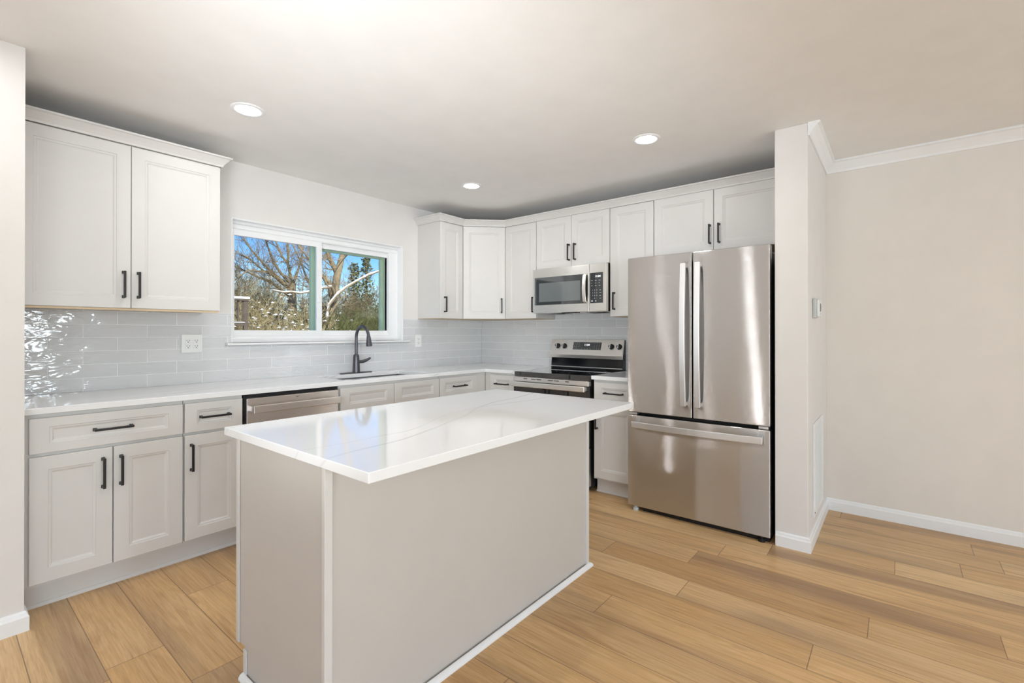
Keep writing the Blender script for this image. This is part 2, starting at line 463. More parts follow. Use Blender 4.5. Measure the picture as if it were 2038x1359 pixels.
ROT_R = -pi/2     # range wall: local x runs along -Y, local y along +X

# ---------------------------------------------------------------- room shell
CEIL = 2.453
WX0, WX1, WZ0, WZ1 = -2.558, -1.098, 1.18, 2.052
struct(box('floor', M['floor'], (-7.64, .264, -7.64, .14, -.12, 0)))
struct(box('ceiling', M['ceil'], (-7.64, .264, -7.64, .14, CEIL, CEIL+.12)))
struct(MB().grid([-3.64, WX0, WX1, .0], [0, WZ0, WZ1, CEIL], 0, .14, {(1, 1)}, 'y').build('wall_back', M['wall']))
struct(box('wall_left', M['wall'], (-7.5, -3.64, -.76, .14, 0, CEIL)))
struct(box('wall_right', M['wall'], (0, .264, -3.055, .14, 0, CEIL)))
struct(box('wall_stub', M['wall'], (-.745, .124, -3.225, -3.055, 0, CEIL), bevel=.006))
struct(box('wall_dining', M['wall_dining'], (.124, .264, -7.5, -3.055, 0, CEIL)))
struct(MB().grid([-7.64, -6.6, -4.2, -3.25, -2.65, .264], [0, .6, .85, 2.0, 2.1, CEIL], -7.64, -7.5, {(1, 1), (1, 2), (1, 3), (3, 2)}, 'y').build('wall_south', M['wall']))
struct(MB().grid([-7.5, -6.2, -4.4, -3.2, -1.2, -.76], [0, .85, 2.08, CEIL], -7.64, -7.5, {(1, 1), (3, 0), (3, 1)}, 'x').build('wall_west', M['wall']))

def baseboard(name, pts, h=.083, t=.015):
    """pts: path on the plan, wall on the left hand side"""
    prof = [(0, 0), (t, 0), (t, h*.72), (t*.72, h*.80), (t*.55, h*.93), (t*.25, h), (0, h)]
    return struct(sweep(name, M['trim'], pts, prof))
def sweep(name, mat, pts, prof, parent=None, loc=None):
    """sweep a profile (out, z) along a plan path with mitred corners; 'out' points to the right of travel"""
    P = [Vector((p[0], p[1])) for p in pts]; n = len(P); mb = MB(); k = len(prof)
    for i in range(n):
        d0 = (P[i]-P[i-1]).normalized() if i else None
        d1 = (P[i+1]-P[i]).normalized() if i < n-1 else None
        r0 = Vector((d0.y, -d0.x)) if d0 else None; r1 = Vector((d1.y, -d1.x)) if d1 else None
        if r0 is None: m = r1
        elif r1 is None: m = r0
        else:
            m = (r0+r1); m = m/(m.dot(r0))
        for o_, z in prof: mb.v.append((P[i].x+m.x*o_, P[i].y+m.y*o_, z))
    for i in range(n-1):
        for j in range(k):
            a = i*k+j; b = i*k+(j+1) % k
            mb.f.append((a, b, b+k, a+k))
    mb.f.append(tuple(range(k))); mb.f.append(tuple((n-1)*k+j for j in range(k))[::-1])
    return mb.build(name, mat, parent, loc=loc)
baseboard('baseboard_left', [(-7.5, -.76), (-3.64, -.76), (-3.64, -.66)])
baseboard('baseboard_stub', [(-.745, -3.06), (-.745, -3.225), (.124, -3.225), (.124, -7.5)])
def crown_profile(top, w=.05, h=.062):
    return [(0, top), (0, top-h), (w*.16, top-h), (w*.22, top-h*.82), (w*.45, top-h*.55), (w*.80, top-h*.22), (w, top-h*.16), (w, top)]
struct(sweep('trim_1', M['trim'], [(-.745, -3.225), (.124, -3.225), (.124, -7.5)], crown_profile(CEIL, .06, .075)))

# window -----------------------------------------------------------------
win = bpy.data.objects.new('window_1', None); COL.objects.link(win); win.location = (WX0, 0, WZ0); win['kind'] = 'structure'
def wbox(name, mat, a, bevel=.002): 
    return MB().box(*a).build(name, mat, win, bevel, loc=None)
def wl_(x0, x1, y0, y1, z0, z1): return (x0-WX0, x1-WX0, y0, y1, z0-WZ0, z1-WZ0)
gx0, gx1, gx2, gx3, gz0, gz1 = -2.524, -1.895, -1.838, -1.196, 1.270, 1.952
fr = MB()
fr.grid([WX0-WX0, gx0-WX0, gx3-WX0, WX1-WX0], [0, .048, gz1+.040-WZ0, WZ1-WZ0], .07, .135, {(1, 1)}, 'y')
fr.build('window_frame', M['vinyl'], win, .003)
# stepped head and sill tracks
MB().box(*wl_(WX0, WX1, .064, .1, gz1+.046, gz1+.078)).box(*wl_(WX0, WX1, .057, .1, gz1+.078, WZ1)).build('head_track', M['vinyl'], win, .002)
box('sill_track', M['vinyl'], wl_(WX0, WX1, .058, .075, WZ0, WZ0+.03), win, .002)
def sash(x0, x1, y0, name):
    r = .042
    MB().grid([x0-r-WX0, x0-WX0, x1-WX0, x1+r-WX0], [gz0-r-WZ0, gz0-WZ0, gz1-WZ0, gz1+r-WZ0], y0, y0+.028, {(1, 1)}, 'y').build(name, M['vinyl'], win, .002)
    box('pane', M['glass'], wl_(x0-.004, x1+.004, y0+.012, y0+.016, gz0-.004, gz1+.004), win)
sash(gx0+.008, gx1, .072, 'sliding_sash')
sash(gx2, gx3, .102, 'fixed_sash')
for lz in (1.50, 1.72):
    MB().box(*wl_(gx1+.004, gx1+.03, .064, .073, lz, lz+.045)).build('sash_latch', M['vinyl'], win, .003)
# green painted outer screen frame seen through the panes
MB().box(*wl_(gx3-.035, WX1+.03, .150, .180, gz0-.04, gz1+.04)).build('screen_frame', M['green'], win, .002)
MB().box(*wl_(gx2-.02, gx3-.038, .150, .180, gz1-.014, gz1+.04)).build('screen_frame', M['green'], win, .002)
MB().box(*wl_(gx1-.012, gx1+.03, .150, .180, gz0-.02, gz1+.02)).build('screen_frame', M['green'], win, .002)
MB().prism([(-.045-.0, -.016), (.07, -.016), (.07, .0), (-.045, .0), (-.050, -.004), (-.050, -.012)], 'x', -.045, WX1-WX0+.06).build('window_stool', M['trim'], win, .002)
# thin bright edge of the drywall return
e = .007
MB().box(*wl_(WX0-e, WX1+e, -.003, .002, WZ1, WZ1+e)).box(*wl_(WX1, WX1+e, -.003, .002, WZ0, WZ1)).box(*wl_(WX0-e, WX0, -.003, .002, WZ0, WZ1)).build('return_edge', M['trim'], win)
MB().box(*wl_(WX1-.003, WX1, 0, .07, WZ0, WZ1)).box(*wl_(WX0, WX0+.003, 0, .07, WZ0, WZ1)).box(*wl_(WX0, WX1, 0, .07, WZ1-.003, WZ1)).build('return_lining', M['vinyl'], win)

# unseen openings added behind the camera to bring in light
def added_window(name, x0, x1, y0, y1, z0, z1):
    w = bpy.data.objects.new(name, None); COL.objects.link(w); w.location = (x0, y0, z0); w['kind'] = 'structure'
    along_x = (x1-x0) > (y1-y0)
    t = .05
    if along_x:
        MB().grid([0, t, (x1-x0)/2-.03, (x1-x0)/2+.03, x1-x0-t, x1-x0], [0, t, z1-z0-t, z1-z0], .04, .10, {(1, 1), (3, 1)}, 'y').build('window_frame', M['vinyl'], w)
        box('pane', M['glass'], (t, x1-x0-t, .068, .072, t, z1-z0-t), w)
    else:
        MB().grid([0, t, (y1-y0)/2-.03, (y1-y0)/2+.03, y1-y0-t, y1-y0], [0, t, z1-z0-t, z1-z0], .04, .10, {(1, 1), (3, 1)}, 'x').build('window_frame', M['vinyl'], w)
        box('pane', M['glass'], (.068, .072, t, y1-y0-t, t, z1-z0-t), w)
added_window('added_window_2', -7.64, -7.5, -6.2, -4.4, .85, 2.08)
added_window('added_window_3', -6.6, -4.2, -7.64, -7.5, .6, 2.1)
added_window('added_window_4', -3.25, -2.65, -7.64, -7.5, .85, 2.0)  # added narrow opening, placed for small glints on the left tiles
added_window('added_door_1', -7.64, -7.5, -3.2, -1.2, 0, 2.08)

# ---------------------------------------------------------------- cabinet parts
def panel_door(x0, x1, z0, z1, rx=.062, rz=.062, front=-.020, back=-.001):
    f = front
    prof = [(0, 0, f+.002), (.002, .002, f), (rx-.001, rz-.001, f), (rx+.001, rz+.001, f+.0035), (rx+.009, rz+.009, f+.0045),
            (rx+.014, rz+.014, f+.0085), (rx+.018, rz+.018, f+.0095)]
    return MB().loops(x0, x1, z0, z1, prof, back)
def pull(x, z, length, vert, parent, front=-.020):
    """square bar pull; (x, z) is its centre"""
    h = length/2; mb = MB(); y0 = front; yb = front-.028
    s_ = .0055
    if vert:
        mb.box(x-s_, x+s_, yb-.008, yb+.002, z-h, z+h)
        for q in (-1, 1): mb.box(x-s_, x+s_, yb, y0, z+q*(h-.006)-.006, z+q*(h-.006)+.006)
        for q in (-1, 1): mb.box(x-s_*1.35, x+s_*1.35, y0-.003, y0, z+q*(h-.006)-.008, z+q*(h-.006)+.008)
    else:
        mb.box(x-h, x+h, yb-.008, yb+.002, z-s_, z+s_)
        for q in (-1, 1): mb.box(x+q*(h-.006)-.006, x+q*(h-.006)+.006, yb, y0, z-s_, z+s_)
        for q in (-1, 1): mb.box(x+q*(h-.006)-.008, x+q*(h-.006)+.008, y0-.003, y0, z-s_*1.35, z+s_*1.35)
    return mb.build('handle', M['black_metal'], parent, .0015)
def door(cab, x0, x1, z0, z1, hx=None, hz=None, hl=.145, rx=.062, rz=.062):
    d = panel_door(x0, x1, z0, z1, rx, rz).build('door', M['cab'], cab)
    if hx is not None: pull(hx, hz, hl, True, d)
    return d
def drawer(cab, x0, x1, z0, z1, handle=True, hl=.15, rx=.066, rz=.042, name='drawer'):
    d = panel_door(x0, x1, z0, z1, rx, rz).build(name, M['cab'], cab)
    if handle: pull((x0+x1)/2, (z0+z1)/2, hl, False, d)
    return d
G = .0015
DZ0, DZ1, RZ0, RZ1 = .126, .694, .709, .868
def base_cabinet(label, loc, rz, w, layout, group='shaker base cabinets', depth=.60, kick_x0=0, kick_w=None):
    c = thing('base_cabinet', label, 'cabinet', loc, rz, group)
    box('carcass', M['cab'], (G, w-G, 0, depth, .112, .884), c)
    box('toe_kick', M['cab'], (kick_x0, kick_w or w, .055, .073, 0, .111), c)
    MB().prism([(.043, 0), (.0545, 0), (.0545, .016), (.049, .013), (.044, .006)], 'x', kick_x0, kick_w or w).build('shoe_moulding', M['cab'], c)
    layout(c, w); return c

def two_door_one_drawer(c, w):
    m = w/2
    drawer(c, .024, w-.005, RZ0, RZ1)
    door(c, .024, .312, DZ0, DZ1, .312-.036, .576)
    door(c, .316, w-.005, DZ0, DZ1, .316+.028, .576)
base_cabinet('light grey base cabinet at the left end, wide drawer above two doors', (-3.638, -.61, 0), 0, .610, two_door_one_drawer)
def one_door_one_drawer(c, w):
    drawer(c, .004, w-.005, RZ0, RZ1, rx=.058)
    door(c, .004, w-.005, DZ0, DZ1, .004+.030, .574)
base_cabinet('narrow light grey base cabinet with one drawer and door, left of the dishwasher', (-3.028, -.61, 0), 0, .298, one_door_one_drawer)
def sink_front(c, w):
    m = w/2
    drawer(c, .006, m-.002, RZ0, RZ1, False, name='false_drawer_front'); drawer(c, m+.002, w-.003, RZ0, RZ1, False, name='false_drawer_front')
    door(c, .006, m-.002, DZ0, DZ1, m-.036, .576); door(c, m+.002, w-.003, DZ0, DZ1, m+.036, .576)
base_cabinet('light grey sink base cabinet with two false drawer fronts without handles, under the window', (-2.112, -.61, 0), 0, .914, sink_front, depth=.055)
def corner_drawer(c, w):
    drawer(c, .004, .452, RZ0, RZ1, rx=.062)
    door(c, .004, .452, DZ0, DZ1, .04, .576)
base_cabinet('light grey base cabinet with one drawer, on the window wall nearest the corner', (-1.197, -.61, 0), 0, .586, corner_drawer)
def range_left(c, w):
    drawer(c, .076, w-.003, RZ0, RZ1, rx=.062, hl=.15)
    door(c, .076, w-.003, DZ0, DZ1, .10, .576)
base_cabinet('small light grey base cabinet with one drawer, between the corner and the range', (-.61, -.611, 0), ROT_R, .377, range_left)
def range_right(c, w):
    drawer(c, .012, w-.003, RZ0, RZ1, rx=.062, hl=.155)
    door(c, .012, w-.003, DZ0, DZ1, .012+.028, .578)
base_cabinet('light grey base cabinet with drawer and door, between the range and the refrigerator', (-.61, -1.764, 0), ROT_R, .358, range_right)

UZ0, UZ1 = 1.385, 2.290
def wall_cabinet(label, loc, rz, w, layout, z0=UZ0, depth=.303, side_l=True, wood=False, ztop=2.325):
    c = thing('wall_cabinet', label, 'cabinet', (loc[0], loc[1], z0), rz, 'shaker wall cabinets')
    box('carcass', M['cab'], (G, w-G, 0, depth, .004, ztop-z0), c)
    box('bottom_panel', M['rawwood'], (.001+G, w-.001-G, .001, depth, 0, .0038), c)
    layout(c, w, ztop-z0); return c
def up_double(hz_off):
    def f(c, w, h):
        m = w/2; top = 2.288-(2.325-h); z0 = .002
        door(c, .002, m-.0015, z0, top, m-.033, hz_off); door(c, m+.0015, w-.002, z0, top, m+.029, hz_off)
    return f
def left_upper(c, w, h):
    s = .465
    door(c, .012, s-.002, .002, .898, s-.033, .129, rx=.064, rz=.064); door(c, s+.001, w-.002, .002, .898, s+.033, .129, rx=.066, rz=.064)
lc = wall_cabinet('wide light grey wall cabinet with two doors, left of the window', (-3.654+.014, -.304, 0), 0, .896, 
    lambda c, w, h: (door(c, .006, .449, .002, .898, .449-.032, .131), door(c, .452, w-.003, .002, .898, .452+.030, .131)), wood=True)
MB().box(.0, .896-.012, -.019, -.008, -.010, .0).build('light_rail', M['rawwood'], lc)
sweep('crown_moulding', M['cab'], [(0, -.021), (.897, -.021), (.897, .303)], crown_profile(2.345-UZ0, .05, .058), lc)
def single(hx, hz=.131):
    def f(c, w, h): door(c, .003, w-.003, .002, .902, (hx if hx >= 0 else w+hx), hz)
    return f
wall_cabinet('narrow light grey wall cabinet, right of the window', (-.913, -.304, 0), 0, .303, 
             lambda c, w, h: door(c, .003, w-.012, .002, .902, .052, .131))
# diagonal corner cabinet
dc = thing('wall_cabinet', 'diagonal light grey wall cabinet fitted across the corner of the room', 'cabinet', (-.61, -.304, UZ0), -pi/4, 'shaker wall cabinets')
inv = Matrix.Rotation(pi/4, 3, 'Z')
poly = []
for px_, py_ in ((-.608, -.304), (-.304, -.608), (-.001, -.608), (-.001, -.001), (-.608, -.001)):
    q = inv @ Vector((px_+.61, py_+.304, 0)); poly.append((q.x, q.y))
MB().prism(poly, 'z', .004, .94).build('carcass', M['cab'], dc)
MB().prism([(a*.995, b*.995+.001) for a, b in poly], 'z', 0, .0038).build('bottom_panel', M['rawwood'], dc)
dw_ = .304*sqrt(2)
door(dc, .010, dw_-.010, .002, .902, dw_-.045, .131)
wall_cabinet('light grey wall cabinet with one tall door, between the diagonal corner and the microwave', (-.304, -.611, 0), ROT_R, .380, single(-.026, .128))
wall_cabinet('short light grey wall cabinet with two doors, directly above the microwave', (-.304, -.991, 0), ROT_R, .762, 
             lambda c, w, h: (door(c, .003, .3815, .002, .455, .3815-.017, .128), door(c, .3845, w-.003, .002, .455, .3845+.043, .128)), z0=1.835)
wall_cabinet('light grey wall cabinet with one tall door, between the microwave and the refrigerator', (-.304, -1.753, 0), ROT_R, .381, single(.043, .129))
wall_cabinet('light grey wall cabinet with two wide doors, above the refrigerator', (-.304, -2.134, 0), ROT_R, .914, 
             lambda c, w, h: (door(c, .003, .449, .002, .445, .449-.022, .122, .14), door(c, .453, w-.003, .002, .445, .453+.038, .122, .14)), z0=1.845)
cm = thing('crown_moulding', 'light grey crown moulding along the tops of the right hand wall cabinets', 'moulding', (-.915, 0, 2.285))
sweep('moulding', M['cab'], [(.0, -.002), (.0, -.325), (.915-.619, -.325), (.915-.325, -.619), (.915-.325, -3.052)], [(a, b-2.285) for a, b in crown_profile(2.347, .05, .058)], cm)

# ---------------------------------------------------------------- countertops, sink, backsplash
CT0, CT1 = .887, .917
SX0, SX1, SY0, SY1 = -2.04, -1.275, -.555, -.185
ct = MB().grid([-3.638, SX0, SX1, -.643, -.003], [-.988, -.643, SY0, SY1, -.003], CT0, CT1, {(0, 0), (1, 0), (2, 0), (1, 2)}).build('countertop', M['quartz'], None, .003, loc=(-1.8, -.32, CT0))
tag(ct, 'L-shaped white quartz countertop running under the window and round the corner', 'countertop')
ct2 = MB().box(-.643, -.003, -2.122, -1.757, CT0, CT1).build('countertop', M['quartz'], None, .003, loc=(-.32, -1.94, CT0))
tag(ct2, 'short piece of white quartz countertop between range and refrigerator', 'countertop')
sk = thing('kitchen_sink', 'stainless undermount sink set in the countertop below the window', 'sink', (-1.6575, -.37, .66))
x0, x1, y0, y1 = SX0+1.6575-.004, SX1+1.6575+.004, SY0+.37-.004, SY1+.37+.004
bs = MB(); zt = CT0-.66-.001
bs.box(x0-.003, x0, y0, y1, 0, zt); bs.box(x1, x1+.003, y0, y1, 0, zt); bs.box(x0, x1, y0-.003, y0, 0, zt); bs.box(x0, x1, y1, y1+.003, 0, zt); bs.box(x0, x1, y0, y1, -.003, 0)
bs.build('basin', M['steel_sink'], sk)
MB().lathe([(.0, .004), (.03, .004), (.045, .002), (.05, .0)], 20).build('drain', M['steel_sink'], sk)

def tiles(name, label, u0, u1, holes, along, offs, ztop=UZ0):
    """rows of 3x12 tiles between u0 and u1; along='x' on the window wall or 'y' on the range wall"""
    rnd = random.Random(5 if along == 'x' else 9)
    z0, RH, TW, gap, th = CT1+.0005, .0762, .2975, .0042, .0022
    root = thing(name, label, 'backsplash', ((u0+u1)/2, -.002, z0) if along == 'x' else (-.002, (u0+u1)/2, z0))
    mb = MB(); tint = []
    gb = MB()
    def W(a, b, c0, c1, d0, d1, m):   # u range, depth, z range
        if along == 'x': m.box(a, b, -c1, -c0, d0, d1)
        else: m.box(-c1, -c0, a, b, d0, d1)
    def free(a, b, c, d):
        """subtract holes -> list of rects"""
        R_ = [(a, b, c, d)]
        for h in holes:
            N = []
            for (a1, b1, c1, d1) in R_:
                if b1 <= h[0] or a1 >= h[1] or d1 <= h[2] or c1 >= h[3]: N.append((a1, b1, c1, d1)); continue
                if a1 < h[0]: N.append((a1, h[0], c1, d1))
                if b1 > h[1]: N.append((h[1], b1, c1, d1))
                aa, bb = max(a1, h[0]), min(b1, h[1])
                if c1 < h[2]: N.append((aa, bb, c1, h[2]))
                if d1 > h[3]: N.append((aa, bb, h[3], d1))
            R_ = N
        return R_
    for r_ in free(u0, u1, z0, ztop): W(r_[0], r_[1], .002, .0088, r_[2], r_[3], gb)
    for row in range(7):
        za = z0+row*RH; zb = min(za+RH, ztop-.001)
        if zb-za < .006: continue
        o_ = offs[row % 2]
        k = math.floor((u0-o_)/TW)
        while o_+k*TW < u1:
            a = max(o_+k*TW, u0); b = min(o_+(k+1)*TW, u1); k += 1
            t = rnd.random()
            if b-a < .008: continue
            for (p, q, r_, s_) in free(a+gap/2, b-gap/2, za+gap/2, zb-gap/2):
                if q-p < .004 or s_-r_ < .004: continue
                W(p, q, .0088, .0088+th, r_, s_, mb); tint += [t]*8
    L = root.location
    for m in (mb, gb): m.v = [(a-L[0], b-L[1]+0, c-L[2]) for a, b, c in m.v]
    o = mb.build('tiles', M['tile'], root)
    at = o.data.attributes.new('tint', 'FLOAT', 'POINT'); at.data.foreach_set('value', tint)
    bv = o.modifiers.new('bevel', 'BEVEL'); bv.width = .0012; bv.segments = 2
    gb.build('grout', M['grout'], root)
tiles('tile_backsplash', 'grey glazed subway tile backsplash on the window wall', -3.638, -.014, [(WX0-.008, WX1+.008, WZ0-.02, 3), (WX0-.055, WX1+.065, WZ0-.02, WZ0+.002)], 'x', (-3.339, -3.483))
tiles('tile_backsplash', 'grey glazed subway tile backsplash behind the range', -2.13, -.002, [(-.992, 0, UZ0-.001, 3), (-3, -1.752, UZ0-.001, 3)], 'y', (-.617, -.463), 1.434)

# outlets
def outlet(label, cx, cz, w, gangs):
    o = thing('outlet', label, 'outlet', (cx, -.0135, cz), 0, 'outlets on the backsplash')
    MB().box(-w/2, w/2, -.006, 0, -.0595, .0595).build('cover_plate', M['plastic'], o, .002)
    for g_ in range(gangs):
        gx = (g_-(gangs-1)/2)*.046
        r = MB().box(gx-.017, gx+.017, -.0085, -.0055, -.034, .034).build('receptacle', M['plastic'], o, .001)
        s_ = MB()
        for zc in (.018, -.018):
            s_.box(gx-.008, gx-.0055, -.009, -.0084, zc-.001, zc+.008); s_.box(gx+.0055, gx+.008, -.009, -.0084, zc-.001, zc+.008)
            s_.box(gx-.003, gx+.003, -.009, -.0084, zc-.010, zc-.005)
        s_.build('slots', M['slot'], r)
outlet('double white outlet plate on the tiles below the left wall cabinet', -2.805, 1.180, .120, 2)
outlet('single white outlet plate on the tiles right of the window', -.919, 1.172, .080, 1)

# ---------------------------------------------------------------- faucet
fa = thing('faucet', 'dark gunmetal gooseneck faucet standing behind the sink', 'faucet', (-1.655, -.115, CT1))
MB().prism([(-.135, -.026), (.135, -.026), (.14, -.02), (.14, .02), (.135, .026), (-.135, .026), (-.14, .02), (-.14, -.02)], 'z', 0, .007).build('base_plate', M['faucet'], fa, .002)
smooth_by_angle(MB().lathe([(.031, .007), (.030, .03), (.027, .09), (.0245, .138), (.0235, .142), (.0215, .150), (.013, .158)], 28).build('body', M['faucet'], fa), 35)
pts = [(0, 0, .150), (0, 0, .25), (0, 0, .315)]
R_ = .088
for i in range(1, 17):
    a = pi*i/16*.93; pts.append((0, -R_+R_*cos(a), .295+R_*1.0*sin(a)))
pts[2] = (0, 0, .29)
smooth_by_angle(MB().tube(pts, .0125, 16).build('spout', M['faucet'], fa), 50)
end = Vector(pts[-1]); dr = (end-Vector(pts[-2])).normalized(); dr = Vector((0, -.10, -1)).normalized()
smooth_by_angle(MB().tube([end+dr*t for t in (-.002, .006, .010, .03, .075, .088, .090)], [.0125, .0135, .0155, .0175, .0235, .0245, .021], 20).build('spray_head', M['faucet'], fa), 40)
lv = smooth_by_angle(MB().tube([(.018, 0, .092), (.060, 0, .092)], .0135, 16).build('valve_stub', M['faucet'], fa), 40)
smooth_by_angle(MB().tube([(.058, 0, .092), (.066, 0, .093), (.10, -.004, .104), (.128, -.006, .118), (.134, -.006, .121)], [.013, .0145, .0115, .009, .004], 14).build('lever', M['faucet'], lv), 50)

# ---------------------------------------------------------------- dishwasher
d = thing('dishwasher', 'stainless steel dishwasher with a long bar handle, in the window wall run', 'dishwasher', (-2.727, -.61, 0))
w = .610
box('tub', M['black_matte'], (.004, w-.004, 0, .58, .10, .882), d)
box('toe_panel', M['black_matte'], (.006, w-.006, .05, .06, 0, .10), d)
dd = box('door', M['steel_y'], (.012, w-.010, -.028, -.001, .115, .862), d, .003)
MB().box(.028, .048, -.075, -.028, .787, .817).build('handle_bracket', M['steel_bar'], dd, .003)
MB().box(w-.044, w-.024, -.075, -.028, .787, .817).build('handle_bracket', M['steel_bar'], dd, .003)
MB().box(.028, w-.024, -.088, -.070, .778, .822).build('handle', M['steel_y'], dd, .004)
box('vent_slot', M['slot'], (.305, .320, -.0285, -.0279, .842, .845), dd)

# ---------------------------------------------------------------- range
rg = thing('range', 'freestanding electric range with black glass cooktop and steel backguard', 'stove', (-.62, -.993, 0), ROT_R)
w = .758
MB().box(.003, w-.003, .0, .600, .035, .872).build('body', M['black_matte'], rg)
for fx_, fy_ in ((.04, .04), (.70, .04), (.04, .55), (.70, .55)):
    MB().lathe([(.018, 0), (.018, .01), (.012, .012), (.012, .035)], 12, (fx_, fy_, 0)).build('foot', M['black_matte'], rg)
ck = MB().box(0, w, -.028, .600, .872, .914).build('cooktop', M['cooktop'], rg, .005)
ring = MB()
def annulus(mb, cx, cy, r, z, t=.0012, n=40):
    k = len(mb.v)
    for i in range(n):
        a = 2*pi*i/n
        mb.v += [(cx+(r-t)*cos(a), cy+(r-t)*sin(a), z), (cx+(r+t)*cos(a), cy+(r+t)*sin(a), z)]
    for i in range(n):
        j = (i+1) % n; mb.f.append((k+2*i, k+2*i+1, k+2*j+1, k+2*j))
for cx, cy, r in ((.2, .14, .115), (.56, .14, .09), (.2, .40, .08), (.56, .40, .10), (.38, .29, .06)): annulus(ring, cx, cy, r, .9143)
ring.build('burner_rings', M['slot'], ck)
# vent strip under the cooktop
vt = MB().box(.004, w-.004, -.045, 0, .830, .870).build('vent_trim', M['steel_mw'], rg, .003)
for a, b in ((.115, .155), (.195, .245), (.252, .302), (.37, .42), (.428, .478), (.54, .575)): MB().box(a, b, -.0456, -.0448, .853, .859).build('vent_slot', M['black_matte'], vt)
od = MB().box(.004, w-.004, -.045, -.001, .352, .826).build('oven_door', M['oven_glass'], rg, .004)
MB().box(.012, w-.012, -.100, -.080, .790, .832).build('handle', M['steel_mw'], od, .006)
MB().box(.016, .040, -.082, -.045, .796, .826).build('handle_bracket', M['steel_bar'], od, .003)
MB().box(w-.040, w-.016, -.082, -.045, .796, .826).build('handle_bracket', M['steel_bar'], od, .003)
MB().box(.10, w-.10, -.0462, -.0452, .42, .72).build('oven_window', M['mw_glass'], od)
MB().box(.004, w-.004, -.042, -.001, .045, .345).build('storage_drawer', M['steel_x'], rg, .004)
# backguard
bg = MB().prism([(.535, .9145), (.600, .9145), (.600, 1.186), (.584, 1.186), (.545, 1.008)], 'x', .002, w-.002).build('backguard', M['black_gloss'], rg, .003)
def tilt(z):  # front face y at height z
    return .520+(z-1.045)*(.048/.14)
cp = MB().prism([(tilt(1.188), 1.188), (tilt(1.045), 1.045), (tilt(1.045)+.012, 1.014), (.540, 1.014), (.580, 1.188)], 'x', 0, w-.001).build('control_panel', M['steel_mw'], bg, .002)
ta = math.atan2(.048, .14)
def on_panel(x, z, d_=.0): return Matrix.Translation((x, tilt(z), z)) @ Matrix.Rotation(-ta, 4, 'X') @ Matrix.Translation((0, -d_, 0))
def xf(mb, m4):
    mb.v = [tuple(m4 @ Vector(v)) for v in mb.v]; return mb
dp = xf(MB().box(-.148, .148, -.0015, .001, -.036, .036), on_panel(.394, 1.128)).build('display', M['panel'], cp)
mk = MB(); rr = random.Random(2)
for i in range(4):
    for j, (a, b) in enumerate(((-.135, 4), (.078, 3))):
        for k in range(3):
            x_ = a+k*.024; ww = rr.uniform(.003, .008) if j == 0 else .0035
            mk.box(x_, x_+ww, -.0022, -.0014, .024-i*.016, .027-i*.016)
for k in range(4): mk.box(-.055+k*.03, -.045+k*.03, -.0022, -.0014, -.030, -.0275)
build_each(xf(mk, on_panel(.394, 1.128)), 'button_mark', M['mark'], dp)
tx = Matrix.Translation((.394, tilt(1.137), 1.137)) @ Matrix.Rotation(-ta, 4, 'X') @ Matrix.Translation((0, -.0022, 0)) @ Matrix.Rotation(pi/2, 4, 'X')
text_mesh('clock', '11:04', .026, M['digits'], dp, tx)
for kx in (.075, .150, .645, .722):
    kb = xf(MB().lathe([(.0255, 0), (.0255, -.004), (.021, -.006), (.019, -.024), (.016, -.026)], 28, axis='y'), on_panel(kx, 1.125)).build('knob', M['black_matte'], cp)
    smooth_by_angle(kb, 35)
    xf(MB().box(-.005, .004, -.034, -.022, -.021, .021), on_panel(kx, 1.125)).build('knob_grip', M['steel_bar'], kb, .002)
    mm = MB()
    for a in range(7):
        t_ = radians(-60+a*50); mm.box(.031*sin(t_)-.001, .031*sin(t_)+.001, -.0006, .0002, .031*cos(t_)-.0012, .031*cos(t_)+.0012)
    build_each(xf(mm, on_panel(kx, 1.125)), 'dial_mark', M['slot'], kb)
MB().box(.004, w-.004, .527, .536, .930, .936).build('riser_trim', M['steel_bar'], bg, .001)

# ---------------------------------------------------------------- microwave
mw = thing('microwave', 'stainless over-the-range microwave with dark glass door, mounted above the range', 'microwave', (-.345, -1.0, 1.430), ROT_R)
w = .752
MB().box(.002, w-.002, .0, .343, .006, .400).build('housing', M['black_matte'], mw)
md = MB().box(0, .590, -.040, -.001, .0, .400).build('door', M['steel_mw'], mw, .004)
gl_ = MB().box(.020, .545, -.0415, -.039, .072, .322).build('window', M['mw_glass'], md, .003)
MB().box(.070, .505, -.0422, -.0414, .100, .270).build('screen', M['mw_mesh'], gl_)
hp = [(.558, -.040, .075), (.558, -.062, .085), (.558, -.074, .14), (.558, -.078, .198), (.558, -.074, .256), (.558, -.062, .311), (.558, -.040, .321)]
hb = MB(); k = 0
for (x_, y_, z_) in hp: hb.v += [(x_-.014, y_-.004, z_), (x_+.014, y_-.004, z_), (x_+.014, y_+.010, z_), (x_-.014, y_+.010, z_)]
for i in range(len(hp)-1):
    for j in range(4): hb.f.append((4*i+j, 4*i+(j+1) % 4, 4*i+4+(j+1) % 4, 4*i+4+j))
hb.f.append((0, 1, 2, 3)); hb.f.append(tuple(4*(len(hp)-1)+j for j in (3, 2, 1, 0)))
hb.build('handle', M['steel_mw'], md, .002)
MB().box(.546, .572, -.0425, -.0395, .072, .322).build('handle_shade', M['black_gloss'], md, .001)  # black strip stands in for the shadow beside the handle
mp = MB().box(.593, w, -.040, -.001, .0, .400).build('control_panel', M['steel_mw'], mw, .004)
pn = MB().box(.600, .722, -.0415, -.039, .070, .325).build('keypad', M['panel'], mp, .004)
text_mesh('clock', '11:04', .024, M['digits'], pn, front_text_matrix(.675, -.0418, .293))
nums = ['1', '2', '3', '4', '5', '6', '7', '8', '9', '', '0', '']
